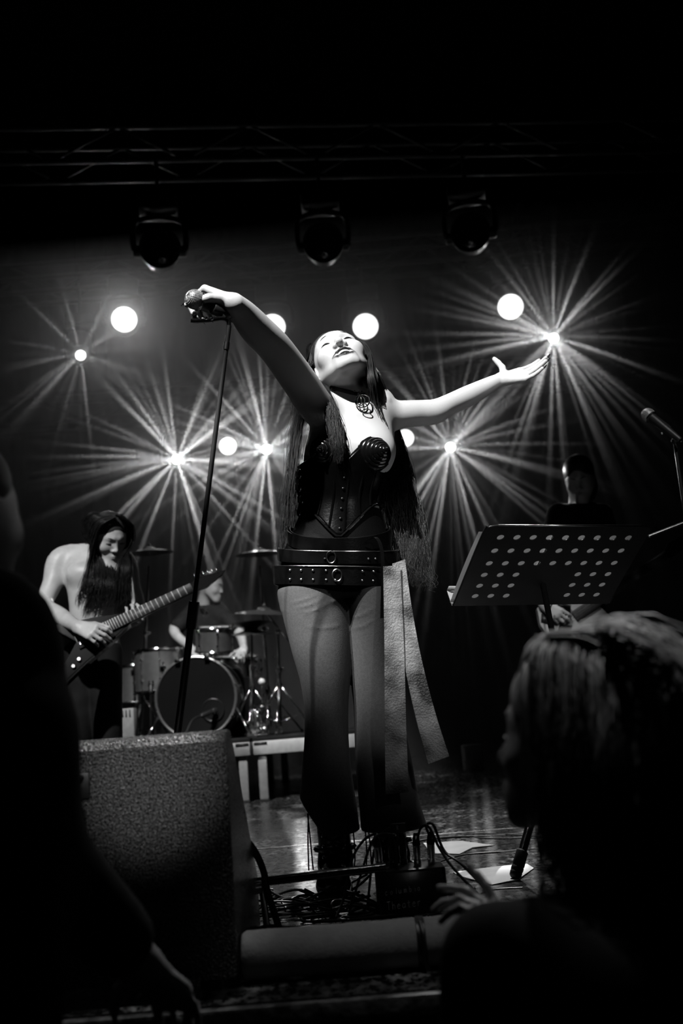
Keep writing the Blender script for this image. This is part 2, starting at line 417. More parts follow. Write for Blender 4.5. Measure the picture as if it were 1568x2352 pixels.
def locks(guides, S_=26):
    """guides: (points, spread start/mid/end, strands, radius, wave amplitude) -> paths, radii"""
    PP, RR = [], []
    for (pts, sp, n, r, wv) in guides:
        c = crom(pts, S_); t = np.linspace(0, 1, S_)
        spread = np.interp(t, np.linspace(0, 1, len(sp)), sp)
        tg = nrm(c[-1] - c[0]); a, b, _ = frame(tg, (0, 1, 0.2))
        for _ in range(n):
            q = RNG.normal(0, 0.5, 2); ln = RNG.uniform(0.72, 1.0)
            ph = RNG.uniform(0, 6.28, 2); fr = RNG.uniform(2.0, 5.5, 2)
            tt = t * ln; cc = np.stack([np.interp(tt, t, c[:, i]) for i in range(3)], 1); s_ = np.interp(tt, t, spread)
            w1 = wv * tt * (np.sin(fr[0] * 6.28 * tt + ph[0]) + 0.4 * np.sin(fr[1] * 12 * tt + ph[1])); w2 = wv * tt * np.sin(fr[1] * 6.28 * tt + ph[1])
            PP.append(cc + (s_ * q[0] + w1)[:, None] * a + (s_ * q[1] + w2)[:, None] * b)
            RR.append(r * RNG.uniform(0.6, 1.2) * np.clip(1.15 - tt ** 3, 0.25, 1))
    return np.array(PP), np.array(RR)

# ------------------------------------------------------------------ anatomy
def orient(F, up=(0, 0, 1)):
    F = nrm(F); U = np.asarray(up, float); U = nrm(U - (U @ F) * F); return np.cross(U, F), U, F
def head_prims(o, E, U, F, s=1.0, female=True, smile=False, neck=None, nr=(0.052, 0.056)):
    """o = centre between the ears; returns the prims and a local->world map"""
    A = np.array([E, U, F])
    L = lambda x, y, z: np.asarray(o, float) + s * (x * A[0] + y * A[1] + z * A[2])
    R = lambda *r: np.array(r) * s
    j = 0.0 if female else 0.006
    p = [el(L(0, .030, -.014), R(.074, .086, .098), A, .02), el(L(0, -.020, .028), R(.064 + j * .5, .074, .056), A, .03 * s)]
    for e in (-1, 1):
        p += [rc(L(e * .054, -.040, -.004), L(e * .020, -.094 - j, .056), .020 * s, (.016 + j) * s, .02 * s),
              el(L(e * .040, -.030, .052), R(.024, .022, .020), A, .02 * s),
              rc(L(e * .014, .024, .078), L(e * .044, .022, .058), .010 * s, .008 * s, .016 * s)]
        if smile: p += [el(L(e * .041, -.026, .060), R(.019, .017, .017), A, .012 * s)]
    p += [el(L(0, -.100 - j, .066), R(.018 + j, .014, .015), A, .018 * s), el(L(0, -.072, .066), R(.030, .024, .020), A, .016 * s)]
    for e in (-1, 1):
        p += [el(L(e * .032, .001, .090), R(.017, .0095, .013), A, .012 * s, True), el(L(e * .032, -.001, .0675), R(.0155, .0105, .0115), A, .005 * s)]
    p += [rc(L(0, .010, .078), L(0, -.030, .0965), .0065 * s, .0085 * s, .012 * s), el(L(0, -.0335, .0965), R(.0105, .0085, .009), A, .006 * s)]
    for e in (-1, 1):
        p += [el(L(e * .0135, -.0375, .0865), R(.0080, .0070, .009), A, .005 * s), el(L(e * .0070, -.0430, .0920), R(.0042, .0034, .0045), A, .0025 * s, True)]
    if smile:
        p += [el(L(0, -.0735, .095), R(.0275, .0105, .022), A, .004 * s, True)]
        up = [(-.031, -.0655, .068), (-.019, -.0635, .0820), (-.006, -.0630, .0885), (0, -.0640, .0895), (.006, -.0630, .0885), (.019, -.0635, .0820), (.031, -.0655, .068)]
        dn = [(-.031, -.0655, .068), (-.018, -.0815, .0795), (0, -.0870, .0840), (.018, -.0815, .0795), (.031, -.0655, .068)]
        ru = [.0022, .0036, .0040, .0036, .0040, .0036, .0022]; rd = [.0022, .0044, .0054, .0044, .0022]
    else:
        up = [(-.024, -.066, .074), (-.010, -.0625, .0865), (0, -.0635, .089), (.010, -.0625, .0865), (.024, -.066, .074)]
        dn = [(-.024, -.066, .074), (-.010, -.0735, .0850), (0, -.0745, .0870), (.010, -.0735, .0850), (.024, -.066, .074)]
        ru = [.0022, .0042, .0042, .0042, .0022]; rd = [.0022, .0048, .0055, .0048, .0022]
    lips = []
    for q, rr in ((up, ru), (dn, rd)):
        for i in range(len(q) - 1): lips.append(rc(L(*q[i]), L(*q[i + 1]), rr[i] * s, rr[i + 1] * s, .0025 * s))
    p += lips
    for e in (-1, 1):
        p += [el(L(e * .0745, -.006, -.006), R(.0075, .030, .017), A, .006 * s), el(L(e * .0815, -.002, -.003), R(.005, .018, .009), A, .004 * s, True)]
    if neck is not None:
        p += [rc(L(0, -.030, -.036), neck, nr[0] * s, nr[1], .03 * s)]
    return p, L, lips
def lash_part(L, s, parent, mat, closed=True, droop=0.004):
    for e in (-1, 1):
        m = MB(); q = [L(e * x, y, z) for x, y, z in ((.0155, -.0055, .0765), (.023, -.0030, .0800), (.031, -.0018, .0810), (.040, -.0030, .0775), (.049, -.0055, .0690))]
        m.tube(crom(q, 14), np.interp(np.linspace(0, 1, 14), [0, .5, 1], [.0010, .0026, .0014]) * s, 6)
        m.build('eyelashes', mat, parent)
def brow_part(L, s, parent, mat, y=.0215, w_=1.0):
    y += .0015
    for e in (-1, 1):
        q = [L(e * x, yy + y - .0215, z) for x, yy, z in ((.012, .0200, .0895), (.024, .0245, .0870), (.036, .0260, .0795), (.051, .0200, .0650))]
        MB().tube(crom(q, 12), np.interp(np.linspace(0, 1, 12), [0, .4, 1], [.0022, .0026, .0008]) * s * w_, 6).build('eyebrow', mat, parent)
FINGERS = [(.030, .086, (.042, .026, .021)), (.010, .090, (.046, .029, .022)), (-.010, .086, (.042, .027, .021)), (-.028, .078, (.033, .021, .019))]
def hand_prims(wrist, d, n, right, curls, spread=(.12, .03, -.05, -.14), thumb=((.55, .75, .25), (.75, .55, .35), (.9, .3, .3)), sc=1.0, fat=1.0):
    """wrist, finger direction d, palm normal n. Five separate fingers; the thumb leaves the side of the palm."""
    d = nrm(d); n = np.asarray(n, float); n = nrm(n - (n @ d) * d); s = np.cross(d, n) if right else np.cross(n, d)
    w_ = np.asarray(wrist, float); p = []; tips = []
    for (off, ln, segs), cu, sp in zip(FINGERS, curls, spread):
        kn = w_ + sc * (off * s + ln * d)
        p.append(rc(w_ + sc * (.50 * off * s + .006 * d), kn, .0145 * sc * fat, .0108 * sc * fat, .014 * sc))
    for fi, ((off, ln, segs), cu, sp) in enumerate(zip(FINGERS, curls, spread)):
        kn = w_ + sc * (off * s + ln * d); a = 0.0; pos = kn; r = (.0092 if fi < 3 else .0080) * sc * fat
        di = math.cos(sp) * d + math.sin(sp) * s
        for i, (L_, c) in enumerate(zip(segs, cu)):
            a += c; dv = math.cos(a) * di + math.sin(a) * n; nx = pos + dv * L_ * sc
            p.append(rc(pos, nx, r, r * .92, .0035 * sc)); pos = nx; r *= .92
        tips.append((pos, dv, math.cos(a) * n - math.sin(a) * di, r))
    pos = w_ + sc * (.020 * d + .018 * s + .004 * n); r = .0150 * sc * fat
    for L_, c, rr in zip((.044, .034, .027), thumb, (.0115, .0100, .0085)):
        dv = nrm(c[0] * d + c[1] * s + c[2] * n); nx = pos + dv * L_ * sc
        p.append(rc(pos, nx, r, rr * sc * fat, .008 * sc if L_ > .04 else .004 * sc)); pos = nx; r = rr * sc * fat
    tips.append((pos, dv, nrm(np.cross(dv, np.cross(n, dv)) + 1e-6), r))
    return p, tips, (d, s, n)
def limb(pts, rads, k=0.02, n=None):
    """one tapering limb through its joints: a chain of round cones with smoothed radii"""
    n = n or 6 * (len(pts) - 1) + 1
    c = crom(np.column_stack([np.asarray(pts, float), np.asarray(rads, float)]), n); m = max(rads) * 1.1
    sg = [rc(c[i, :3], c[i + 1, :3], c[i, 3], c[i + 1, 3]).f for i in range(n - 1)]
    def f(X, Y, Z):
        d = sg[0](X, Y, Z)
        for g in sg[1:]: d = np.minimum(d, g(X, Y, Z))
        return d
    return [Prim(f, c[:, :3].min(0) - m, c[:, :3].max(0) + m, k)]

# ================================================================== the setting
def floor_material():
    m = bpy.data.materials.new('black_stage_floor_scuffs_glints'); m.use_nodes = True; nt = m.node_tree; b = nt.nodes['Principled BSDF']
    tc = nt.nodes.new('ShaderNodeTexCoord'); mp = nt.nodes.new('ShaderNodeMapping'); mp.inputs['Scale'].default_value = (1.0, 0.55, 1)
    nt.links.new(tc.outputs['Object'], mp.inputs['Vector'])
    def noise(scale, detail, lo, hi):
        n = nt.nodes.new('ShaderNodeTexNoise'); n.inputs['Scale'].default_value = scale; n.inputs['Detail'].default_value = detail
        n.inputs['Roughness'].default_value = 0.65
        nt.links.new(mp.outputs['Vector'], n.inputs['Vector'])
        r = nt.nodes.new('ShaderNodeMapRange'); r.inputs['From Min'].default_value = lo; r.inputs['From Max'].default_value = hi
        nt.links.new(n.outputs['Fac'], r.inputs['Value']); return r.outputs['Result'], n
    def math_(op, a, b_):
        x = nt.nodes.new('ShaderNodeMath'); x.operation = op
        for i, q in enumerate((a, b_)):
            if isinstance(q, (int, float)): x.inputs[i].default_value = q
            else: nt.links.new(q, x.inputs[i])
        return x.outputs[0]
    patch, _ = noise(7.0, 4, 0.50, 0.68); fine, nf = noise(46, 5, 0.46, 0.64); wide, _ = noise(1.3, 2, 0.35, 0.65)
    wear_glints = math_('MULTIPLY', math_('ADD', math_('MULTIPLY', patch, 0.8), 0.16), math_('MULTIPLY', fine, math_('ADD', wide, 0.45)))  # pale patches: scuffs, plus light glints put into the colour
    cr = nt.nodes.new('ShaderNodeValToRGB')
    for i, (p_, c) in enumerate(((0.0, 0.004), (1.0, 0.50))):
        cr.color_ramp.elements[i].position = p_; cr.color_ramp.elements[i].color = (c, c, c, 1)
    nt.links.new(wear_glints, cr.inputs['Fac']); nt.links.new(cr.outputs['Color'], b.inputs['Base Color'])
    rr = math_('ADD', math_('MULTIPLY', wear_glints, 0.35), 0.27); nt.links.new(rr, b.inputs['Roughness'])
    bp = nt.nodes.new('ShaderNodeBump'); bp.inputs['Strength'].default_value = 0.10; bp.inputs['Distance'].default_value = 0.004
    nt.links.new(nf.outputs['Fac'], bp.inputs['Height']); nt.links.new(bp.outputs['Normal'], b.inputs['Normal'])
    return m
EDGE = 1.90                                            # front edge of the stage
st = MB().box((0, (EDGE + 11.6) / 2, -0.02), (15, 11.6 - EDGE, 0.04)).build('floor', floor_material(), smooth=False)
tag(st, 'glossy black stage floor with scuffs and painted light glints', 'floor', kind='structure')
nose = MB().box((0, EDGE - 0.012, -0.02), (15, 0.024, 0.036), bev=0.006).build('trim_1', pm('worn_edge_strip', 0.10, 0.5, 0.3, bump=0.4, bscale=40, var=0.6, vscale=30))
tag(nose, 'worn metal strip along the front edge of the stage', 'trim', kind='structure')
fr = MB().box((0, EDGE + 0.03, -0.60), (15, 0.06, 1.12)).build('wall_stage_front', M['drape'], smooth=False)
tag(fr, 'black panelled front of the stage below its edge', 'wall', kind='structure')
pf = MB().box((0, -1.0, -1.18), (15, 5.9, 0.04)).build('floor_pit', M['deck'], smooth=False)
tag(pf, 'dark audience floor in front of the stage', 'floor', kind='structure')
def drape_mesh(name, p0, p1, z0, z1, waves, amp, label):
    p0, p1 = np.array(p0, float), np.array(p1, float); n = waves * 8; nr = nrm(np.cross(np.append(p1 - p0, 0), (0, 0, 1)))[:2]
    V, F = [], []
    for i in range(n + 1):
        t = i / n; q = p0 + (p1 - p0) * t; o = nr * amp * (math.sin(t * waves * 6.283) + 0.4 * math.sin(t * waves * 14.1 + 1))
        V += [(q[0] + o[0], q[1] + o[1], z0), (q[0] + o[0], q[1] + o[1], z1)]
        if i: F.append((2 * i - 2, 2 * i, 2 * i + 1, 2 * i - 1))
    mb = MB(); mb.add(V, F); o = mb.build(name, M['drape']); tag(o, label, 'drape', kind='structure')
    md = o.modifiers.new('thick', 'SOLIDIFY'); md.thickness = 0.02
drape_mesh('wall_back', (-7.4, 11.3), (7.4, 11.3), 0.0, 7.0, 40, 0.07, 'black pleated backdrop behind the stage')
drape_mesh('wall_left', (-7.3, 2.1), (-7.3, 11.2), 0.0, 7.0, 22, 0.06, 'black pleated side drape, left')
drape_mesh('wall_right', (7.3, 11.2), (7.3, 2.1), 0.0, 7.0, 22, 0.06, 'black pleated side drape, right')
cl = MB().box((0, 3.8, 7.1), (15, 15.4, 0.1)).build('ceiling', M['drape'], smooth=False); tag(cl, 'unlit black ceiling', 'ceiling', kind='structure')

# white tape lines on the stage floor
def floor_tape(a, b, wd, label):
    a, b = np.array(a), np.array(b); t = nrm(b - a); s = np.array([-t[1], t[0], 0]) * wd / 2
    n = 24; pts = [a + (b - a) * i / n + np.array([0, 0, 0.0012]) for i in range(n + 1)]
    o = MB().ribbon(pts, s, (0, 0, 1), 0.0012).build('floor_tape', M['lines'], smooth=False); return tag(o, label, 'tape')
a = FL(520, 1956); b = FL(1290, 1899); b[1] = a[1] + (b[0] - a[0]) * 0.02
floor_tape(a, b, 0.010, 'thin white tape line running across the stage floor behind the singer')
a = FL(560, 2072); b = FL(710, 2069); floor_tape(a, b, 0.006, 'short pale tape line on the floor at the heap of cables')

# ------------------------------------------------------------------ haze: thin stage smoke at the back of the stage, lit by the lamps in it
hz = MB().box((0, 8.90, 2.33), (10.6, 2.2, 4.64)).build('stage_haze', None, smooth=False)
hm = bpy.data.materials.new('thin_smoke'); hm.use_nodes = True; nt = hm.node_tree; nt.nodes.remove(nt.nodes['Principled BSDF'])
vs = nt.nodes.new('ShaderNodeVolumeScatter'); vs.inputs['Density'].default_value = 0.20; vs.inputs['Anisotropy'].default_value = 0.25
vs.inputs['Color'].default_value = (1, 1, 1, 1)
nt.links.new(vs.outputs[0], nt.nodes['Material Output'].inputs['Volume'])
hz.data.materials.append(hm); tag(hz, 'thin stage smoke filling the back of the stage', 'smoke', kind='stuff')

# ------------------------------------------------------------------ trusses
def truss(y, z, x0, x1, name, label, rot=0.0):
    t = thing(name, label, 'truss', (0, y, z)); w_ = 0.145; LOCAL.add(t.name); t.rotation_euler = (0, 0, rot); y = z = 0.0
    for dy in (-w_, w_):
        for dz in (-w_, w_):
            MB().rod((x0, y + dy, z + dz), (x1, y + dy, z + dz), 0.024, 10).build('chord', M['strum'], t)
    n = int((x1 - x0) / 0.5)
    for i in range(n):
        xa, xb = x0 + (x1 - x0) * i / n, x0 + (x1 - x0) * (i + 1) / n
        s = 1 if i % 2 else -1
        for dy in (-w_, w_): MB().rod((xa, y + dy, z - s * w_), (xb, y + dy, z + s * w_), 0.011, 6).build('brace', M['strum'], t)
    return t
truss(9.315, 4.98, -5.2, 5.2, 'lighting_truss', 'long aluminium truss at the back carrying the bright lamps')
truss(7.30, 4.98, -4.6, 4.6, 'lighting_truss', 'unlit aluminium truss nearer the front, above the bright lamps', 0.11)
truss(9.620, 3.72, -5.0, 5.0, 'lighting_truss', 'low aluminium truss at shoulder level behind the drum kit')

# ------------------------------------------------------------------ lamps
def lamp_proto(kind):
    """moving-head lamp, lens facing -Y and a little down; origin at the middle of the head"""
    R_, lensr = (0.155, 0.120) if kind != 'beam' else (0.095, 0.048)
    t = thing('moving_head_lamp', 'x', 'stage lamp'); LOCAL.add(t.name)
    tilt = math.radians(14); ax = np.array([0, -math.cos(tilt), -math.sin(tilt)])
    prof = [(R_ * .55, -.20), (R_ * .80, -.17), (R_ * .92, -.05), (R_ * .96, .06), (R_, .10), (R_, .135), (lensr + .006, .135), (lensr + .002, .118), (0.001, .118)]
    if kind == 'beam': prof = [(r, h * 0.9) for r, h in prof]
    MB().lathe((0, 0, 0), ax, prof, 28).build('head', M['dmetal'], t)
    hL = .121 if kind != 'beam' else .110
    ln = MB().lathe(ax * hL, ax, [(lensr, 0), (lensr * .8, lensr * .10), (lensr * .4, lensr * .16), (0.001, lensr * .18)], 28)
    ln.build('lens', {'wash': M['lens'], 'beam': M['lens2'], 'off': M['guitar']}[kind], t)
    yk = MB()
    pts = [(-R_ - .035, 0, 0), (-R_ - .045, .01, .12), (-R_ - .02, .02, .25), (-.05, .03, .30), (.05, .03, .30), (R_ + .02, .02, .25), (R_ + .045, .01, .12), (R_ + .035, 0, 0)]
    yk.tube(crom(pts, 30), 0.022, 8); yk.build('yoke', M['dmetal'], t)
    for e in (-1, 1): MB().lathe((e * (R_ * .9), 0, 0), (e, 0, 0), [(.045, 0), (.045, .05), (.036, .06), (.001, .06)], 16).build('pivot', M['dmetal'], t)
    MB().box((0, .03, .37), (.30, .24, .11), bev=.02).build('base', M['dmetal'], t)
    MB().rod((0, .03, .42), (0, .03, .46), .02, 10).build('clamp', M['dmetal'], t)
    return t
wash, beam, off = lamp_proto('wash'), lamp_proto('beam'), lamp_proto('off')
def gobo_light(name, loc, target, watts, seed, rays=True, deg=172):
    o = spot(name, loc, target, watts, deg, 0.25, 0.012); l = o.data; l.use_nodes = True; nt = l.node_tree
    e = nt.nodes['Emission']
    if not rays: return o
    tc = nt.nodes.new('ShaderNodeTexCoord'); sp = nt.nodes.new('ShaderNodeSeparateXYZ'); nt.links.new(tc.outputs['Normal'], sp.inputs[0])
    cb = nt.nodes.new('ShaderNodeCombineXYZ'); nt.links.new(sp.outputs['X'], cb.inputs['X']); nt.links.new(sp.outputs['Y'], cb.inputs['Y'])
    nv = nt.nodes.new('ShaderNodeVectorMath'); nv.operation = 'NORMALIZE'; nt.links.new(cb.outputs[0], nv.inputs[0])
    def ring_noise(scale, zmul, lo, hi, sd):
        sc = nt.nodes.new('ShaderNodeVectorMath'); sc.operation = 'SCALE'; sc.inputs['Scale'].default_value = scale; nt.links.new(nv.outputs[0], sc.inputs[0])
        zc = nt.nodes.new('ShaderNodeCombineXYZ'); zm = nt.nodes.new('ShaderNodeMath'); zm.operation = 'MULTIPLY_ADD'; zm.inputs[1].default_value = zmul; zm.inputs[2].default_value = sd * 7.3
        nt.links.new(sp.outputs['Z'], zm.inputs[0]); nt.links.new(zm.outputs[0], zc.inputs['Z'])
        ad = nt.nodes.new('ShaderNodeVectorMath'); ad.operation = 'ADD'; nt.links.new(sc.outputs[0], ad.inputs[0]); nt.links.new(zc.outputs[0], ad.inputs[1])
        n = nt.nodes.new('ShaderNodeTexNoise'); n.inputs['Scale'].default_value = 1.0; n.inputs['Detail'].default_value = 1.0; nt.links.new(ad.outputs[0], n.inputs['Vector'])
        mr = nt.nodes.new('ShaderNodeMapRange'); mr.interpolation_type = 'SMOOTHSTEP'; mr.inputs['From Min'].default_value = lo; mr.inputs['From Max'].default_value = hi
        nt.links.new(n.outputs['Fac'], mr.inputs['Value']); return mr.outputs['Result']
    a = ring_noise(21.0, 0.0, 0.51, 0.71, seed); b = ring_noise(4.0, 0.0, 0.36, 0.60, seed + 3.1)
    m1 = nt.nodes.new('ShaderNodeMath'); m1.operation = 'MULTIPLY'; nt.links.new(a, m1.inputs[0]); nt.links.new(b, m1.inputs[1])
    m2 = nt.nodes.new('ShaderNodeMath'); m2.operation = 'MULTIPLY_ADD'; m2.inputs[1].default_value = 1.0; m2.inputs[2].default_value = 0.02; nt.links.new(m1.outputs[0], m2.inputs[0])
    az = nt.nodes.new('ShaderNodeMath'); az.operation = 'ABSOLUTE'; nt.links.new(sp.outputs['Z'], az.inputs[0])
    pw = nt.nodes.new('ShaderNodeMath'); pw.operation = 'POWER'; pw.inputs[1].default_value = 12.0; nt.links.new(az.outputs[0], pw.inputs[0])
    ho = nt.nodes.new('ShaderNodeMapRange'); ho.interpolation_type = 'SMOOTHSTEP'; nt.links.new(az.outputs[0], ho.inputs['Value'])
    for k_, v_ in (('From Min', 0.955), ('From Max', 0.992), ('To Min', 1.0), ('To Max', 0.0)): ho.inputs[k_].default_value = v_
    m4 = nt.nodes.new('ShaderNodeMath'); m4.operation = 'MULTIPLY'; nt.links.new(pw.outputs[0], m4.inputs[0]); nt.links.new(ho.outputs['Result'], m4.inputs[1])
    m3 = nt.nodes.new('ShaderNodeMath'); m3.operation = 'MULTIPLY'; nt.links.new(m4.outputs[0], m3.inputs[0]); nt.links.new(m2.outputs[0], m3.inputs[1])
    nt.links.new(m3.outputs[0], e.inputs['Strength'])
    return o
HANG = []
def place_lamp(proto, px, py, Y, label, group, used=set()):
    c = P(px, py, Y); ln = np.array([0, -math.cos(.2443), -math.sin(.2443)]) * .14
    o = proto if proto.name not in used else copy_tree(proto); used.add(proto.name)
    yaw = math.atan2(c[0], c[1]); ca, sa = math.cos(-yaw), math.sin(-yaw)
    l2 = np.array([ln[0] * ca - ln[1] * sa, ln[0] * sa + ln[1] * ca, ln[2]])
    o.location = tuple(c - l2); o.rotation_euler = (0, 0, -yaw); tag(o, label, 'stage lamp', group)
    HANG.append((o, 3.72 if Y > 9.2 else 4.98))
    return c, c - l2, l2 / .14
WASH = [(285, 733, 9.0, 'bright round stage lamp at upper left, with a wide glow below it', 18), (626, 750, 9.0, 'bright round stage lamp half hidden behind the raised forearm', 1.2),
        (839, 749, 9.0, 'bright round stage lamp just above the tilted head', 0.9), (1172, 704, 9.0, 'bright round stage lamp at upper right, above the open hand', 0.9)]
LOWW = [(523, 1024, 9.35, 'bright round lamp beside the slanted microphone stand', 0.6), (930, 1006, 9.35, 'bright round lamp below the outstretched arm, touching the hair', 0.6)]
STAR = [(185, 815, 9.0, 'small beam lamp with short rays at far left', 300, 1), (406, 1055, 9.3, 'small beam lamp with long rays above the guitarist', 1650, 2),
        (612, 1032, 9.3, 'small beam lamp with rays left of the corset', 1650, 3), (1034, 1027, 9.3, 'small beam lamp with rays below the outstretched arm', 1150, 4),
        (1271, 776, 9.0, 'small beam lamp with rays beyond the open hand', 1250, 5)]
for i, (px, py, Y, lb, wt) in enumerate(WASH + LOWW):
    c, q, ax = place_lamp(wash, px, py, Y, lb, 'lit wash lamps')
    if Y > 9.2:                                       # the low pair is a smaller model
        for ob in COL.objects:
            if ob.get('label') == lb: ob.scale = (0.70,) * 3
    gobo_light('lamp_light', c + ax * 0.10, c + ax * 3 + np.array([0, 0, -.6]), wt, i, False, 150)
for (px, py, Y, lb, wt, sd) in STAR:
    c, q, ax = place_lamp(beam, px, py, Y, lb, 'lit beam lamps')
    gobo_light('lamp_light', c + ax * 0.06, CAM + np.array([0, 0, .3]), wt, sd)
for (px, py, lb) in ((367, 568, 'unlit moving-head lamp above the held microphone, on the nearer truss'), (742, 556, 'unlit moving-head lamp straight above the head of the singer'), (1080, 532, 'unlit moving-head lamp at the right of the nearer truss')):
    place_lamp(off, px, py, 6.985 + .11 * P(px, py, 7)[0], lb, 'unlit lamps on the nearer truss')
for o, zt_ in HANG:                                     # each lamp hangs from its truss by a pipe
    LOCAL.add(o.name); sc_ = o.scale[0]; top_ = (zt_ - .120 - o.location.z) / sc_
    pp = MB().rod((0, .03, .44), (0, .03, top_), .016 / sc_, 10).build('hanging_pipe', M['dmetal'], o)
    MB().ring((0, .03, top_ - .02), (1, 0, 0), .030 / sc_, .007, 16, 6).build('hook_clamp', M['dmetal'], pp)

# ------------------------------------------------------------------ drum riser
RZ = 0.40; RY = 6.55
xs = P(577, 1715, RY)[0]
def riser(x0, x1, label):
    t = thing('stage_riser', label, 'riser', ((x0 + x1) / 2, RY + 1.0, 0), 'drum riser modules')
    MB().box(((x0 + x1) / 2, RY + 1.0, RZ - .012), (x1 - x0 - .006, 2.0, .024), bev=.004).build('deck_panel', M['deck'], t)
    for (y, nm) in ((RY, 'front_rail'), (RY + 1.96, 'rear_rail')):
        r_ = MB().box(((x0 + x1) / 2, y + .02, RZ - .066), (x1 - x0 - .012, .04, .085), bev=.005).build(nm, M['alu'], t)
        if nm == 'front_rail':
            for sx in (x0 + .055, x1 - .055): MB().box((sx, y - .001, RZ - .038), (.085, .006, .018)).build('slot', M['rubber'], r_)
    for sx in (x0 + .02, x1 - .02):
        MB().box((sx, RY + 1.0, RZ - .066), (.036, 1.9, .083), bev=.004).build('side_rail', M['alu'], t)
    for sx in (x0 + .058, x1 - .058):
        for y in (RY + .05, RY + 1.93):
            lg = MB().box((sx, y, (RZ - .108) / 2 + .006), (.056, .056, RZ - .12), bev=.006).build('leg', M['alu'], t)
            MB().box((sx, y, .006), (.064, .064, .012), bev=.003).build('foot', M['rubber'], lg)
riser(xs - 2.0, xs - .004, 'grey-framed drum riser module with its legs beside the monitor speaker')
riser(xs + .004, xs + 0.80, 'grey-framed drum riser module seen between the flared trouser legs')

# ================================================================== the singer
SY = 2.90
def rowsz(rows):
    """(left px, right px, py, Y, half depth) -> (z, cx, cy, a, b)"""
    out = []
    for (l, r, y, Y, b) in rows:
        p, q = P(l, y, Y), P(r, y, Y); c = (p + q) / 2; out.append((c[2], c[0], c[1], np.linalg.norm(q - p) / 2, b))
    return out
singer = thing('person', 'woman in black corset and flared trousers singing with arms flung wide at centre stage', 'person', (P(780, 2050, SY)[0], SY, 0))
TOR = Loft(rowsz([(766, 878, 893, 2.955, .046), (744, 898, 912, 2.945, .064), (722, 906, 942, 2.935, .082), (712, 906, 975, 2.93, .093), (702, 905, 1015, 2.925, .098), (694, 898, 1060, 2.915, .100), (690, 884, 1110, 2.915, .094),
                  (696, 870, 1155, 2.915, .088), (678, 878, 1205, 2.915, .098), (656, 892, 1255, 2.915, .113), (645, 900, 1310, 2.915, .120), (646, 899, 1350, 2.915, .118), (655, 890, 1385, 2.915, .105)]))
# head: the photograph's eye line and face line give its axes
ray = nrm(P(785, 815, 2.8) - CAM); Bk = -ray; Rt = nrm(RGT - (RGT @ Bk) * Bk); Upc = np.cross(Bk, Rt)
cf = lambda v: v[0] * Rt + v[1] * Upc + v[2] * Bk
HE, HU = nrm(cf((.944, .278, -.185))), cf((-.307, .456, -.842)); HU = nrm(HU - (HU @ HE) * HE); HF = np.cross(HE, HU)
HS = 1.085
eye_mid = P(772.5, 785.5, 2.84); HO = eye_mid - HS * .076 * HF - HS * 0.0 * HU
neck_base = P(820, 900, 2.935)
hp, HL, lips = head_prims(HO, HE, HU, HF, HS, True, True, neck_base, (.045, .050))
# arms
shR, elR, wrR = P(738, 945, 2.86), P(632, 800, 2.63), P(538, 698, 2.46)
shL, elL, wrL = P(893, 953, 2.96), P(1036, 942, 3.00), P(1146, 873, 3.06)
body = [TOR.prim(.02), *hp]
body += limb([P(770, 925, 2.93), shR, P(686, 874, 2.745), elR, P(590, 757, 2.560), P(560, 722, 2.505), wrR], [.046, .053, .0510, .0475, .0455, .0375, .0285], .03, 60)
body += limb([P(865, 925, 2.975), shL, P(930, 951, 2.965), P(965, 949, 2.98), P(1000, 945, 2.99), P(1032, 929, 3.0), P(1068, 913, 3.02), P(1100, 897, 3.035), P(1130, 881, 3.05), wrL], [.040, .046, .0420, .0405, .0385, .0330, .0335, .0300, .0245, .0210], .03, 60)
for (px, py, Y) in ((762, 1035, 2.865), (860, 1035, 2.86)): body.append(el(P(px, py, Y), (.056, .046, .058), None, .06))
for a_, b_ in (((830, 908, 2.885), (886, 920, 2.905)), ((818, 908, 2.885), (764, 908, 2.885))): body.append(rc(P(*a_), P(*b_), .009, .008, .016))
body += [rc(P(806, 868, 2.88), P(826, 902, 2.885), .010, .007, .02)]                     # neck sinew
# right hand, closed over the microphone from above
micH = P(447, 688, 2.435); micT = P(530, 727, 2.510); micD = nrm(micT - micH)
dR = nrm(P(464, 668, 2.505) - wrR)
hrp, tipsR, (dR, sR, nR) = hand_prims(wrR + np.array([0, 0, .004]), dR, np.array([-.02, -.05, -1.0]), True,
    [(1.0, .9, .6), (1.0, .95, .6), (1.0, 1.0, .6), (1.0, 1.0, .6)], (.06, .02, -.02, -.06), ((.42, .78, .40), (.62, .36, .66), (.74, .10, .62)), 1.0)
body += hrp
# left hand, open, palm up
dL = nrm(P(1240, 852, 3.08) - P(1150, 872, 3.06))
hlp, tipsL, (dL_, sL_, nL_) = hand_prims(wrL + dL * .004, dL, nrm(-.62 * FWD + .75 * UPV), False,
    [(-.05, .20, .22), (.28, .25, .18), (.42, .15, .12), (.34, .22, .2)], (.24, .03, -.03, -.12), ((.30, .90, .05), (-.05, 1.0, .05), (-.12, 1.0, .0)), 0.92)
body += hlp
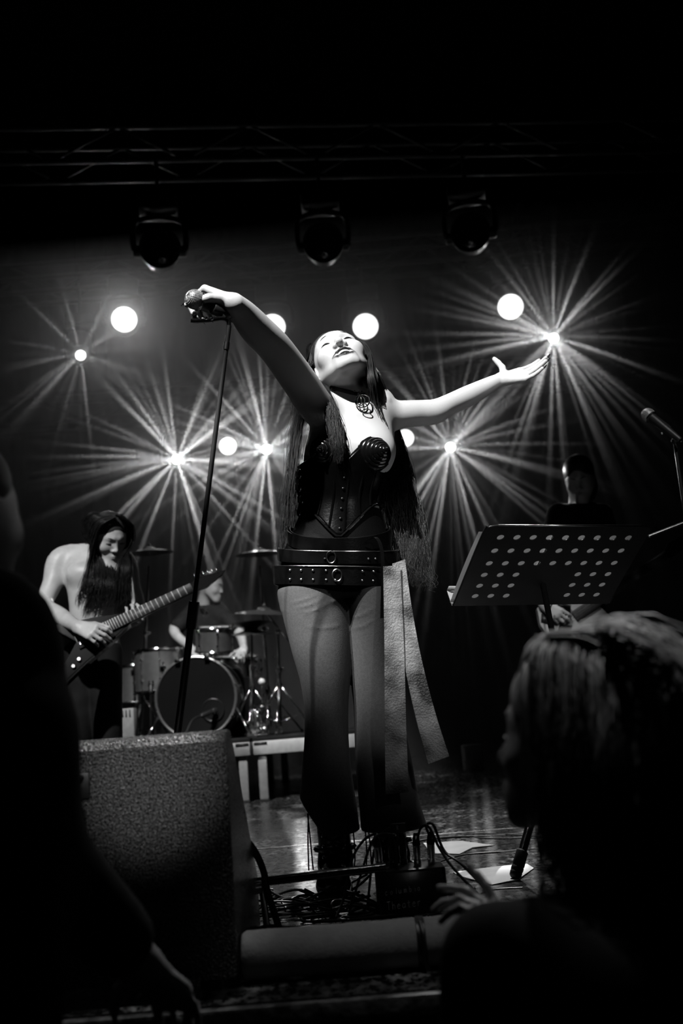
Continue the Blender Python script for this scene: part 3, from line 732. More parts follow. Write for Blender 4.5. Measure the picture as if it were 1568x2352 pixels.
# legs down to the boots (inside the trousers)
hipL, kneeL, ankL = P(718, 1370, SY), P(745, 1590, SY - .02), P(772, 1930, SY + .02)
hipR, kneeR, ankR = P(842, 1370, SY), P(860, 1590, SY - .01), P(902, 1935, SY + .03)
body += limb([hipL, kneeL, ankL], [.075, .050, .036], .03) + limb([hipR, kneeR, ankR], [.070, .050, .036], .03)
lp = list(lips)
def paint_singer(V):
    t = np.ones(len(V)); m = np.linalg.norm(V - HO, axis=1) < .2; X, Y, Z = V[m].T
    d = np.min([p.f(X, Y, Z) for p in lp], 0); t[m] = .045 + .955 * np.clip((d - .0004) / .0022, 0, 1); return t
skin = sdf_mesh('body', body, 0.0029, M['skin'], singer, paint_singer, smooth_iter=2)
lash_part(HL, HS, skin, M['lash']); brow_part(HL, HS, skin, M['hairgray'], .0225, .55)
tm = MB()
q = [HL(x, y, z) for x, y, z in ((-.023, -.0700, .0715), (-.012, -.0712, .0820), (0, -.0720, .0860), (.012, -.0712, .0820), (.023, -.0700, .0715))]
tm.ribbon(crom(q, 15), HU * .0040 * HS, HF, .003).build('teeth', M['teeth'], skin)
MB().ball(HL(0, -.074, .055), (.022, .016, .012)).build('mouth_hollow', M['lash'], skin)
for tips in (tipsR, tipsL):
    for (tp, dv, nn, r) in tips:
        s_ = nrm(np.cross(dv, nn)); b_ = tp - nn * r * .55 + dv * r * .2
        MB().ribbon([b_, b_ + dv * .008 - nn * .0005, b_ + dv * .016 + nn * .002], [s_ * r * .75, s_ * r * .62, s_ * r * .2], nn, .0016).build('fingernail', M['nail'], skin)
for fi in (1, 2):
    tp, dv, nn, r = tipsL[fi]
    c_ = tp - dv * .060; MB().ring(c_, dv, r * 1.25, .0022, 20, 6).build('finger_ring', M['chrome'], skin)

# trousers: one garment, tight on the thigh, flaring over the boots
LEG1 = Loft(rowsz([(652, 792, 1340, SY, .096), (644, 796, 1360, SY - .005, .098), (650, 800, 1400, SY - .01, .098), (662, 803, 1450, SY - .015, .093), (675, 803, 1500, SY - .02, .087), (692, 801, 1560, SY - .02, .079), (701, 797, 1620, SY - .015, .072), (702, 797, 1690, SY, .076),
                   (697, 802, 1760, SY + .005, .092), (691, 812, 1830, SY + .01, .108), (689, 818, 1872, SY + .01, .115), (688, 822, 1912, SY + .01, .120)]))
LEG2 = Loft(rowsz([(790, 898, 1340, SY, .096), (793, 900, 1360, SY, .098), (797, 902, 1400, SY, .096), (801, 902, 1450, SY, .090), (804, 903, 1500, SY, .084), (808, 908, 1560, SY, .078), (815, 917, 1620, SY, .074), (817, 930, 1690, SY + .01, .082),
                   (820, 944, 1760, SY + .01, .098), (826, 956, 1830, SY + .015, .114), (830, 968, 1872, SY + .015, .120), (832, 977, 1902, SY + .015, .124)]))
HIP = Loft([r for r in TOR.q[::6] if r[0] < P(780, 1165, SY)[2]] + [tuple(TOR.q[0])])
def paint_tr(V):
    # waist panel and gusset are a darker cloth than the legs
    z1 = P(780, 1345, SY)[2]; xm = P(796, 1400, SY)[0]
    g = (np.abs(V[:, 0] - xm) < np.clip((V[:, 2] - P(780, 1412, SY)[2]) * .9, 0, 1)) | (V[:, 2] > z1)
    return np.where(g, .035, 1.0)
CREASE = []
h0_, h1_ = P(690, 1836, SY), P(748, 1914, SY); hd_ = nrm(h1_ - h0_); hn_ = nrm(np.cross(hd_, (0, 1, 0))); hn_ = hn_ if hn_[2] < 0 else -hn_
HEM = Prim(lambda X, Y, Z: -((X - h0_[0]) * hn_[0] + (Y - h0_[1]) * hn_[1] + (Z - h0_[2]) * hn_[2]), (-2, 2, -1), (P(780, 1900, SY)[0], 4, 1), .004, True)
for LG, y0, y1, t0, t1, r_ in ((LEG1, 1378, 1358, -2.3, -1.2, .0022), (LEG1, 1392, 1370, -2.1, -1.2, .0025), (LEG1, 1405, 1384, -1.9, -1.1, .0022), (LEG1, 1436, 1440, -1.9, -.9, .0022), (LEG2, 1420, 1405, -2.4, -1.4, .0022), (LEG2, 1446, 1434, -2.4, -1.5, .0022)):
    q_ = [LG.pt(P(740, y0 + (y1 - y0) * u + 6 * math.sin(u * 3.14), SY - .1)[2], t0 + (t1 - t0) * u, .0035) for u in np.linspace(0, 1, 7)]
    CREASE += [rc(q_[i], q_[i + 1], r_ * (.5 + .5 * math.sin(3.14 * (i + .2) / 7)), r_ * (.5 + .5 * math.sin(3.14 * (i + 1) / 7)), .004) for i in range(6)]
trs = sdf_mesh('trousers', [HIP.prim(.02, .004), LEG1.prim(.03, .004), LEG2.prim(.006, .004),
       *CREASE, HEM], 0.0045, M['sheer'], singer, paint_tr)
# corset: a shell around the torso with a pointed lower edge and boning
def ang(px, py, Y):                                     # angle around the torso of a point on its front
    p = P(px, py, Y); cx, cy, a, b = TOR.at(p[2]); return math.acos(max(-1, min(1, (p[0] - cx) / a)))
zf = lambda py, px=790: P(px, py, SY - .09)[2]
def ztop(th):
    f = max(0.0, -math.sin(th)); x = math.cos(th)
    return zf(1052) + f * (.012 + .034 * math.exp(-((abs(x) - .42) / .22) ** 2) - .022 * math.exp(-(x / .16) ** 2)) - (0 if f > 0 else .02)
def zbot(th):
    f = max(0.0, -math.sin(th)); x = math.cos(th); return zf(1165) + .012 - .105 * f * max(0, 1 - abs(x - .05) / .80) ** 1.1
N1, N2 = 72, 22; V, F_ = [], []
for i in range(N1):
    th = 2 * math.pi * i / N1
    for j in range(N2):
        z = zbot(th) + (ztop(th) - zbot(th)) * j / (N2 - 1); off = .007 + (.010 * max(0, -math.sin(th)) * math.exp(-((z - zf(1060)) / .05) ** 2))
        V.append(TOR.pt(z, th, off))
    for j in range(N2 - 1):
        F_.append((i * N2 + j, ((i + 1) % N1) * N2 + j, ((i + 1) % N1) * N2 + j + 1, i * N2 + j + 1))
mb = MB(); mb.add(V, F_); cor = mb.build('corset', M['leather'], singer)
md = cor.modifiers.new('thick', 'SOLIDIFY'); md.thickness = .004; md.offset = 1
for th in np.linspace(-2.95, -.2, 10):
    zz = np.linspace(zbot(th) + .006, ztop(th) - .008, 14); MB().tube([TOR.pt(z, th, .013) for z in zz], .0032, 6).build('boning', M['leather'], cor)
for e in (-1, 1):                                       # edge bindings
    fn = ztop if e > 0 else zbot
    MB().tube([TOR.pt(fn(t), t, .011) for t in np.linspace(0, 2 * math.pi, 72, endpoint=False)], .0042, 6, closed=True).build('binding', M['gloss'], cor)
for z in np.linspace(zf(1075), zf(1215), 7):            # busk studs
    b_ = MB().ball(TOR.pt(z, -1.52, .014), .0045, 8); b_.build('stud', M['metal'], cor)
for k_, py in enumerate((1062, 1092, 1122, 1150)):      # side straps with buckles
    z = zf(py); th0, th1 = -3.05, -2.25
    sp_ = MB().ribbon([TOR.pt(z - .004 * i, t, .016) for i, t in enumerate(np.linspace(th0, th1, 8))], (0, 0, .009), [np.array([math.cos(t), math.sin(t), 0]) for t in np.linspace(th0, th1, 8)], .003).build('side_strap', M['leather'], cor)
    c_ = TOR.pt(z - .012, -2.62, .021); MB().ring(c_, (math.cos(-2.62), math.sin(-2.62), 0), .010, .0018, 16, 6, .013).build('buckle', M['metal'], sp_)
def cup(c, ax, R_, ln):
    m = MB(); pr = []
    n = 7
    for i in range(n):
        t0 = i / n; r0 = R_ * (1 - t0) ** .85; h0 = ln * t0
        pr += [(r0, h0), (r0 * .99 - .001, h0 + ln / n * .45), (max(.004, R_ * (1 - (i + 1) / n) ** .85) + .0035, h0 + ln / n * .62)]
    pr += [(.006, ln), (.0035, ln + .006), (.001, ln + .007)]
    m.lathe(c, ax, pr, 36); return m
cup(P(858, 1042, 2.838), nrm((.42, -.84, -.10)), .060, .078).build('cone_cup', M['gloss'], cor)
cup(P(752, 1038, 2.838), nrm((-.30, -.90, -.10)), .060, .078).build('cone_cup', M['gloss'], cor)

# choker with ring pendants
nk0, nk1 = HL(0, -.045, -.028), neck_base; nax = nrm(nk1 - nk0)
cc = P(806, 889, 2.925)
na, nb_, nt_ = frame(cf((.18, .95, .22)), (0, 1, 0))
chk = MB(); ringp = []
for t in np.linspace(0, 2 * math.pi, 49):               # laid on the skin of the neck
    d_ = math.cos(t) * na + math.sin(t) * nb_; rr = np.linspace(.03, .085, 56); q_ = cc + d_ * rr[:, None]
    fv = field(body, q_[:, 0], q_[:, 1], q_[:, 2]); o_ = np.nonzero(fv > 0)[0]; ringp.append(cc + d_ * ((rr[o_[0]] if len(o_) else .075) + .0022))
ringp = np.array(ringp); ringp[:-1] = (np.roll(ringp[:-1], 1, 0) + ringp[:-1] * 2 + np.roll(ringp[:-1], -1, 0)) / 4; ringp[-1] = ringp[0]
chk.ribbon(ringp, nt_ * .0075, [nrm(p - cc) for p in ringp], .004); ck = chk.build('choker', M['gloss'], singer)
pc = P(832, 921, 2.838)
for (dx, dy, R1, R2, r) in ((0, 0, .0215, .024, .0022), (-3, 0, .011, .0165, .0018), (9, 24, .0125, .0085, .0016)):
    p_ = P(832 + dx, 921 + dy, 2.838 - (.004 if dx else 0)); MB().ring(p_, nrm((-.10, -.92, .30)), R1, r, 28, 8, R2).build('pendant_ring', M['chrome'], ck)
MB().rod(P(827, 905, 2.836), P(833, 934, 2.836), .0018, 8).build('pendant_bar', M['chrome'], ck)
for px, py in ((814, 898), (824, 898), (830, 899)): MB().ball(P(px, py, 2.842), .0030, 8).build('stud', M['chrome'], ck)
MB().ball(HL(-.078, -.042, .0), .0055, 10).build('earring', M['white'], skin)
MB().ball(HL(.078, -.042, .0), .0055, 10).build('earring', M['white'], skin)

# belts slung around the hips
def belt(py0, py1, wd, off, label_mat, name='belt', dip=.02, n=64, th=.004):
    """height from the left hip to the right hip, sagging at the front"""
    zl, zr = P(645, py0, SY)[2], P(895, py1, SY)[2]; m = MB(); pts, nn = [], []
    for t in np.linspace(0, 2 * math.pi, n + 1):
        x = math.cos(t); z = (zl + zr) / 2 + (zr - zl) / 2 * x + dip * min(0, math.sin(t)); pts.append(TOR.pt(z, t, off)); nn.append((math.cos(t), math.sin(t), 0))
    m.ribbon(pts, (0, 0, wd / 2), nn, th); return m.build(name, label_mat, singer), (lambda t: (zl + zr) / 2 + (zr - zl) / 2 * math.cos(t) + dip * min(0, math.sin(t)))
b1, z1 = belt(1222, 1222, .040, .014, M['leather'], 'belt', .060)
b2, z2 = belt(1270, 1276, .036, .020, M['leather'], 'belt', .030)
b3, z3 = belt(1318, 1326, .054, .022, M['leather'], 'belt', .018)
for bz, bo, wd, of in ((z1, b1, .040, .017), (z2, b2, .036, .023)):
    for e in (1,):
        MB().tube([TOR.pt(bz(t) + e * wd / 2, t, of) for t in np.linspace(-3.14, 0, 40)], .0016, 6).build('edge_highlight', M['metal'], bo)  # bright steel line imitates the highlight along the belt's upper edge
MB().tube([TOR.pt(z3(t) + .026, t, .027) for t in np.linspace(-3.14, -.7, 40)], .0016, 6).build('edge_highlight', M['metal'], b3)
for px in (679, 702, 726, 752, 770, 824, 846):
    t = -ang(px, 1322, 2.80)
    for dz in (-.013, .013): MB().ball(TOR.pt(z3(t) + dz, t, .025), .0046, 10).build('stud', M['metal'], b3)
for px in (750, 836, 850):
    t = -ang(px, 1275, 2.80); MB().ball(TOR.pt(z2(t) - .004, t, .024), .0036, 8).build('stud', M['metal'], b2)
for (zf_, bo, of, px) in ((z2, b2, .028, 762), (z3, b3, .030, 774)):
    t = -ang(px, 1290, 2.80); c_ = TOR.pt(zf_(t), t, of); MB().ring(c_, (math.cos(t), math.sin(t), 0), .013, .0020, 20, 6, .017).build('buckle', M['metal'], bo)
# thin strap curling down the front of the right hip and the two long leather panels
MB().ribbon(crom([P(838, 1246, 2.79), P(862, 1234, 2.785), P(876, 1262, 2.78), P(879, 1320, 2.775), P(877, 1420, 2.78)], 20), np.array([.005, 0, 0]), (0, -1, 0), .003).build('hanging_strap', M['leather'], singer)
pa = crom([P(899, 1300, 2.765), P(903, 1420, 2.745), P(906, 1540, 2.74), P(908, 1680, 2.745), P(912, 1822, 2.75)], 30)
MB().ribbon(pa, np.linspace(.024, .031, 30)[:, None] * np.array([1, .10, .0]), (0.05, -1, 0), .004).build('leather_panel', M['suede'], singer)
pb = crom([P(915, 1290, 2.785), P(928, 1400, 2.76), P(948, 1520, 2.75), P(976, 1640, 2.75), P(1007, 1746, 2.75)], 30)
MB().ribbon(pb, np.linspace(.019, .0300, 30)[:, None] * np.array([.97, .05, .26]), (0.1, -1, 0), .004).build('leather_panel', M['suede'], singer)

# laced boots
def boot(c, toe, lab):
    """c = ankle centre on the floor, toe = direction"""
    c = np.asarray(c, float); f = nrm((toe[0], toe[1], 0)); s_ = np.array([-f[1], f[0], 0]); up = np.array([0, 0, 1.0]); A = np.array([s_, f, up])
    p = [rc(c + up * .10, c + up * .27 - f * .004, .044, .050, .02), el(c + up * .085 - f * .01, (.042, .055, .055), A, .03), rc(c + up * .075 + f * .03, c + up * .052 + f * .125, .042, .036, .03), el(c + up * .052 + f * .135, (.043, .055, .034), A, .03),
         rc(c + up * .30, c + up * .26, .052, .052, .01, True)]
    b_ = sdf_mesh('boot', p, .0045, M['gloss'], singer)
    so = MB(); out = [(-.036, -.058), (.036, -.058), (.040, -.02), (.036, .03), (.045, .11), (.040, .165), (.018, .190), (-.018, .190), (-.040, .165), (-.045, .11), (-.036, .03), (-.040, -.02)]
    so.prism(out, c + up * .020, A, .030); so.prism([(u * .95, v) for u, v in out if v < .0], c + up * .012, A, .024); so.build('sole', M['rubber'], b_)
    for i in range(7):
        z = .085 + i * .027; y = .052 + .020 * max(0, 1 - i / 2.2)
        for e in (-1, 1):
            MB().tube(crom([c + s_ * e * .026 + f * (y - .012) + up * z, c + f * (y + .008) + up * (z + .012), c - s_ * e * .026 + f * (y - .012) + up * (z + .025)], 8), .0024, 6).build('lace', M['gloss'], b_)
            MB().ring(c + s_ * e * .028 + f * (y - .012) + up * z, f + s_ * e * .6, .0045, .0013, 12, 5).build('eyelet', M['metal'], b_)
    MB().ring(c + up * .13 + f * .0, up, .054, .007, 28, 6).build('ankle_strap', M['gloss'], b_)
boot((*P(775, 2030, SY)[:2], 0), (-.05, -1), 'l')
boot((*P(905, 2030, SY + .03)[:2], 0), (.22, -1), 'r')
for (a_, b_, c_) in (((708, 1868, SY - .06), (707, 1930, SY - .07), (709, 2000, SY - .08)), ((706, 1868, SY - .05), (714, 1945, SY - .06), (719, 1998, SY - .08)), ((811, 1908, SY - .06), (815, 1960, SY - .06), (813, 2005, SY - .08)), ((838, 1900, SY - .06), (842, 1960, SY - .05), (840, 2010, SY - .08)), ((845, 1898, SY - .05), (850, 1945, SY - .05), (853, 1995, SY - .06))):
    MB().tube(crom([P(*a_), P(*b_), P(*c_)], 12), .0022, 6).build('hanging_lace', M['leather'], singer)

# hair: cap on the skull and long locks
A = np.array([HE, HU, HF])
def hl(x, y, z): return HO + HS * (x * HE + y * HU + z * HF)
cap = [el(hl(0, .036, -.022), np.array([.083, .092, .106]) * HS, A, .01), el(hl(0, -.045, -.062), np.array([.074, .075, .060]) * HS, A, .03),
       el(hl(0, -.020, .085), np.array([.068, .105, .080]) * HS, A, .014, True), el(hl(0, -.14, .02), np.array([.08, .09, .09]) * HS, A, .01, True)]
hc = sdf_mesh('hair', cap, .0045, M['hair'], singer)
G = []
# drawn back from the brow and temples, hugging the skull
for k in range(16):
    t = -1.15 + k * 2.3 / 15; x, y = math.sin(t), math.cos(t)
    G.append(([hl(.070 * x, .022 + .092 * y, .040 - .012 * y), hl(.086 * x, .030 + .100 * y, -.005), hl(.088 * x, .026 + .098 * y, -.06), hl(.075 * x, -.01 + .06 * y, -.12)], (.004, .005, .006, .010), 34, .0009, .0012))
# framing the face: image left
for k in range(5):
    G.append(([hl(-.052 - .002 * k, .062 - .012 * k, .048 - .014 * k), hl(-.082, .015, .022 - .012 * k), P(706 - 4 * k, 838 + 4 * k, 2.84 + .02 * k), P(700 - 6 * k, 900, 2.93 + .02 * k), P(694 - 5 * k, 980, 3.03)], (.006, .010, .012, .014), 60, .0008, .003))
# framing the face: image right, a solid dark curtain down to the collarbone and on to the back
for k in range(7):
    G.append(([hl(.048, .066 - .012 * k, .050 - .014 * k), hl(.083, .012, .026 - .012 * k), P(853 + 2 * k, 865, 2.83 + .012 * k), P(862 + 4 * k, 925, 2.86 + .014 * k), P(884 + 3 * k, 985, 2.87 + .02 * k), P(903 + 2 * k, 1050, 2.90 + .02 * k)], (.006, .010, .013, .011, .008), 90, .0009, .002))
# the long mass falling beside the body, image right
for k in range(11):
    x0 = 868 + 6 * k
    G.append(([P(868 + 3 * k, 960, 3.04), P(890 + 3.5 * k, 1050, 3.04), P(896 + 4.5 * k, 1130, 3.02), P(905 + 5.5 * k, 1210, 2.98), P(912 + 6.3 * k, 1290 + 3 * k, 2.95), P(918 + 6.4 * k, 1330 + 3 * k, 2.94)], (.014, .020, .024, .024, .020), 130, .0007, .011))
# image left, loose strands behind the arm
for k in range(5):
    G.append(([P(712 - 3 * k, 900, 3.06), P(690 - 4 * k, 980, 3.08), P(680 - 4 * k, 1070, 3.06), P(674 - 5 * k, 1160, 3.04), P(664 - 4 * k, 1240, 3.03), P(655 - 3 * k, 1295, 3.02)], (.012, .014, .012, .012, .014), 50, .0005, .005))
# lock over the front of the shoulder
for k in range(5):
    G.append(([hl(-.074, -.03, -.02), P(738 + 2 * k, 890, 2.85), P(748 + 4 * k, 930, 2.80), P(757 + 5 * k, 975, 2.78), P(764 + 5 * k, 1020, 2.765), P(768 + 4 * k, 1065, 2.77)], (.006, .009, .010, .009, .008), 60, .0007, .004))
# behind the back
for k in range(8):
    G.append(([hl(-.05 + .014 * k, -.05, -.10), P(770 + 12 * k, 960, 3.12), P(745 + 22 * k, 1080, 3.10), P(730 + 24 * k, 1220, 3.08)], (.02, .03, .03, .03), 40, .0010, .004))
# flyaways on the crown
for k in range(6):
    G.append(([hl(-.05 + .02 * k, .11, .03), hl(-.06 + .024 * k, .125, .01), hl(-.07 + .028 * k, .12, -.04)], (.003, .005, .008), 10, .0005, .002))
pt_, rd_ = locks(G, 30); strands('hair_strands', pt_, rd_, M['hairgray'], hc)

# microphone held at the top of a slanted straight stand
def microphone(head, tail, name_label, parent_thing=None):
    t = thing('microphone', name_label, 'microphone', (head + tail) / 2); ax = nrm(tail - head)
    MB().lathe(head, ax, [(.0255 * math.sin(x), -.0255 * math.cos(x)) for x in np.linspace(.05, 2.1, 10)] + [(.0215, .0145)], 24).build('grille', M['mesh'], t)
    g = MB()                                            # woven wire of the grille
    for k in range(-7, 8):
        h = k * .0033; r = math.sqrt(max(1e-6, .0259 ** 2 - h * h))
        if h < .013: g.ring(head + ax * h, ax, r, .0006, 28, 4)
    for k in range(12):
        a_, b_, _ = frame(ax); th = k * math.pi / 12; d_ = math.cos(th) * a_ + math.sin(th) * b_
        g.tube([head + .0259 * (math.cos(x) * d_ - math.sin(x) * ax) for x in np.linspace(-.5, math.pi + .5, 18)], .0006, 4, False)
    g.build('grille_wire', M['mesh'], t, kind='stuff')
    MB().lathe(head, ax, [(.024, .010), (.0255, .012), (.0255, .017), (.022, .019)], 24).build('grille_band', M['metal'], t)
    MB().lathe(head, ax, [(.0200, .018), (.0195, .030), (.0165, .07), (.0120, .155), (.0110, .165), (.0100, .166)], 20).build('handle', M['plastic'], t)
    return t
m1 = microphone(micH, micH + micD * .18, 'round-headed microphone gripped in the raised right hand of the singer')
stt = thing('microphone_stand', 'slanted straight microphone stand pulled up beneath the raised hand', 'microphone stand', (P(395, 1790, 2.5)[0], 2.5, 0))
top = P(526, 748, 2.47); bot_ = FL(352, 2140); bot_ = np.array([bot_[0], 2.50, 0.0]); lean = nrm(bot_ - top)
P1 = top + lean * 1.0; ba = FL(360, 2120)
g = P(410, 1664, 2.58); lean = nrm(g - top); k_ = (0.02 - top[2]) / lean[2]; bot_ = top + lean * k_
MB().rod(top, top + lean * .75, .0065, 12).build('upper_tube', M['dmetal'], stt)
MB().rod(top + lean * .74, bot_, .0095, 12).build('lower_tube', M['dmetal'], stt)
MB().rod(top + lean * .045, top + lean * .065, .0085, 12).build('silver_collar', M['metal'], stt)
MB().rod(top + lean * .73, top + lean * .80, .014, 12).build('clutch', M['plastic'], stt)
MB().tube(crom([top, P(523, 736, 2.468), P(508, 731, 2.455), P(480, 735, 2.44), P(452, 737, 2.425), P(438, 736, 2.42)], 20), .0058, 10).build('swivel_bar', M['gloss'], stt)
cl_ = MB().lathe(P(508, 716, 2.465), micD, [(.0150, -.028), (.0165, -.026), (.0165, .026), (.0150, .028)], 18).build('microphone_clip', M['plastic'], stt)
MB().rod(P(508, 722, 2.462), P(516, 732, 2.462), .008, 10).build('clip_knuckle', M['chrome'], stt)
for px, py in ((443, 733), (473, 731), (486, 732)): MB().ball(P(px, py, 2.425), .0045, 8).build('screw', M['chrome'], stt)
MB().lathe(bot_ * np.array([1, 1, 0]), (0, 0, 1), [(.125, .0), (.128, .006), (.120, .016), (.03, .026), (.016, .040), (.001, .041)], 32).build('round_base', M['dmetal'], stt)

# ================================================================== guitarist
GY = 5.0
gp = thing('person', 'shirtless long-haired guitarist with bowed head at the left of the stage', 'person', (P(215, 1900, GY)[0], GY, 0))
GT = Loft(rowsz([(168, 262, 1258, 5.06, .060), (152, 278, 1276, 5.04, .085), (148, 280, 1300, 5.02, .105), (152, 274, 1335, 5.0, .112), (158, 266, 1370, 4.99, .108), (161, 260, 1402, 4.98, .102), (160, 259, 1435, 4.98, .105), (160, 260, 1470, 5.0, .11)]))
gF = nrm((.50, -.66, -.52)); gE, gU, gF = orient(gF, (.10, -.25, 1))
gO = P(252, 1234, 4.90)
ghp, GL, glips = head_prims(gO, gE, gU, gF, 1.04, False, False, P(222, 1280, 5.03), (.056, .062))
shA, elA, wrA = P(140, 1287, 5.02), P(104, 1388, 4.90), P(178, 1440, 4.62)
shB, elB, wrB = P(284, 1292, 5.0), P(312, 1398, 5.02), P(276, 1443, 4.84)
gb = [GT.prim(.02), *ghp]
gb += limb([P(190, 1272, 5.05), shA, P(121, 1338, 4.98), elA, P(138, 1416, 4.76), wrA], [.050, .064, .050, .041, .043, .028], .04)
gb += limb([P(240, 1272, 5.05), shB, P(300, 1345, 5.01), elB, wrB], [.050, .060, .048, .041, .028], .04)
gb += [el(P(188, 1318, 4.915), (.075, .05, .055), None, .04), el(P(242, 1318, 4.915), (.070, .05, .055), None, .04), el(P(218, 1408, 4.872), (.006, .02, .008), None, .008, True)]
gh1, _, _ = hand_prims(wrA, P(224, 1455, 4.57) - wrA, np.array([.20, .85, -.45]), True, [(.45, .7, .5), (.5, .7, .5), (.55, .75, .5), (.6, .8, .5)], thumb=((.70, .55, .40), (.85, .30, .45), (.95, .10, .3)), sc=1.12)
gh2, _, _ = hand_prims(wrB, P(300, 1425, 4.78) - wrB, np.array([.15, .25, 1.0]), False, [(.6, 1.0, .7), (.65, 1.0, .7), (.7, 1.0, .7), (.75, 1.0, .7)], thumb=((.5, .7, .3), (.6, .55, .55), (.7, .3, .6)), sc=1.10)
gb += gh1 + gh2
ft1, ft2 = FL(196, 1938), FL(262, 1932)
gb += limb([P(185, 1480, 5.0), P(182, 1690, 4.97), np.array([*ft1[:2], .09])], [.08, .055, .04], .03) + limb([P(238, 1480, 5.0), P(248, 1690, 4.95), np.array([*ft2[:2], .09])], [.08, .055, .04], .03)
gskin = sdf_mesh('body', gb, .0055, M['skin2'], gp)
lash_part(GL, 1.04, gskin, M['lash']); brow_part(GL, 1.04, gskin, M['hair'], .019)
gtr = sdf_mesh('trousers', [Loft(rowsz([(161, 262, 1440, 4.99, .108), (160, 264, 1475, 5.0, .115), (164, 262, 1510, 5.0, .11)])).prim(.02)] +
    limb([P(188, 1500, 5.0), P(183, 1690, 4.97), np.array([*ft1[:2], .07])], [.092, .068, .060], .03) + limb([P(238, 1500, 5.0), P(249, 1690, 4.95), np.array([*ft2[:2], .07])], [.092, .068, .060], .02), .009, M['jean'], gp)
MB().ring(P(211, 1448, 4.99), (0, 0, 1), .120, .010, 40, 6, .118).build('belt', M['leather'], gp)
for f_ in (ft1, ft2):
    c = np.array([*f_[:2], 0]); sdf_mesh('boot', [rc(c + (0, .0, .14), c + (0, -.01, .06), .055, .05, .02), rc(c + (0, -.02, .045), c + (.01, -.15, .035), .042, .034, .03), el(c + (0, -.05, .012), (.048, .13, .012), None, .01)], .009, M['leather'], gp)
GA = np.array([gE, gU, gF]); gl = lambda x, y, z: gO + 1.04 * (x * gE + y * gU + z * gF)
ghc = sdf_mesh('hair', [el(gl(0, .036, -.018), np.array([.083, .091, .104]), GA, .01), el(gl(0, -.045, -.055), np.array([.080, .085, .060]), GA, .03), el(gl(0, -.045, .095), np.array([.062, .108, .075]), GA, .012, True)], .006, M['hair'], gp)
G = []
for k in range(12):                                   # image left curtain, from the parting down the chest
    G.append(([gl(-.010, .130 - .003 * k, .066 - .012 * k), gl(-.076, .085, .058 - .014 * k), gl(-.094, .0, .045 - .012 * k), P(206 + 4.0 * k, 1290, 4.84 + .006 * k), P(194 + 6.2 * k, 1335, 4.82), P(181 + 7.6 * k, 1376, 4.82), P(177 + 7.2 * k, 1406 - 1.2 * abs(k - 5), 4.83)], (.006, .010, .014, .016, .018, .020), 46, .0015, .005))
for k in range(8):                                    # image right curtain
    G.append(([gl(.010, .130 - .003 * k, .066 - .014 * k), gl(.076, .08, .055 - .016 * k), gl(.094, -.01, .045 - .014 * k), P(276 + 2.6 * k, 1292, 4.82), P(268 + 4.2 * k, 1340, 4.81), P(264 + 5.0 * k, 1390, 4.82), P(266 + 5 * k, 1428, 4.83)], (.006, .010, .012, .014, .016, .018), 42, .0015, .005))
for k in range(6):                                    # down the back
    G.append(([gl(-.05 + .02 * k, .02, -.11), P(205 + 10 * k, 1290, 5.10), P(200 + 11 * k, 1360, 5.13)], (.02, .03, .03), 24, .002, .006))
pt_, rd_ = locks(G, 24); strands('hair_strands', pt_, rd_, M['hair2'], ghc)

# electric guitar
g0 = P(222, 1458, 4.70); g1 = P(428, 1361, 4.80); gu = nrm(g1 - g0); gw = np.array([0, -1.0, .22]); gw = nrm(gw - (gw @ gu) * gu); gv = np.cross(gw, gu); AX = np.array([gu, gv, gw])
LG_ = lambda u, v, w_=0: g0 + u * gu + v * gv + w_ * gw
gt = thing('electric_guitar', 'black pointed electric guitar held across the guitarist', 'guitar', g0)
poly = [(.16, .030), (.10, .052), (.02, .080), (-.08, .105), (-.150, .128), (-.165, .105), (-.125, .050), (-.095, .004), (-.160, -.050), (-.290, -.140), (-.282, -.186), (-.10, -.118), (.02, -.082), (.10, -.054), (.16, -.030)]
MB().prism(poly, g0, AX, .040).build('guitar_body', M['guitar'], gt)
inner = [(u * .93 - .002, v * .90) for u, v in poly]
MB().prism(inner, g0 + gw * .021, AX, .004).build('bevel_top', M['guitar'], gt)
sz = 0.475                                            # neck length
nk = MB(); nk.prism([(.02, -.029), (.02, .029), (.02 + sz, .0225), (.02 + sz, -.0225)], g0 + gw * .030, AX, .008); fb = nk.build('fretboard', M['board'], gt)
MB().prism([(.10, -.026), (.10, .026), (.02 + sz, .021), (.02 + sz, -.021)], g0 + gw * .014, AX, .022).build('neck', M['guitar'], gt)
for i in range(22):
    u = .02 + sz - .62 * (1 - 2 ** (-(i + 1) / 12.0)); 
    if u < .03: break
    w_ = np.interp(u, [.02, .02 + sz], [.029, .0225]); MB().rod(LG_(u, -w_, .0345), LG_(u, w_, .0345), .0019, 6).build('fret', M['white'], fb)
hs_ = MB(); hs_.prism([(.495, -.022), (.495, .022), (.54, .038), (.68, .012), (.655, -.004), (.56, -.030)], g0 + gw * .018, AX, .014); hso = hs_.build('headstock', M['guitar'], gt)
for i in range(6):
    c = LG_(.535 + .021 * i, .034 - .0042 * i, .026); MB().rod(c, c + gv * .030, .0030, 8).build('tuner', M['metal'], hso)
for k in range(6):
    v0, v1 = -.021 + .0084 * k, -.016 + .0064 * k; MB().tube([LG_(-.075, v0, .036), LG_(.495, v1, .038), LG_(.53, v1, .027)], .0006, 4).build('string', M['metal'], gt)
for u in (-.030, -.002):
    pk = MB().box(LG_(u, 0, .026), (.018, .070, .012), AX, .003).build('pickup', M['plastic'], gt)
    for k in range(6): MB().lathe(LG_(u, -.022 + .0088 * k, .032), gw, [(.0026, 0), (.0026, .0012), (.001, .0014)], 8).build('pole_piece', M['chrome'], pk)
br = MB().box(LG_(-.085, 0, .028), (.026, .082, .010), AX, .002).build('bridge', M['dmetal'], gt)
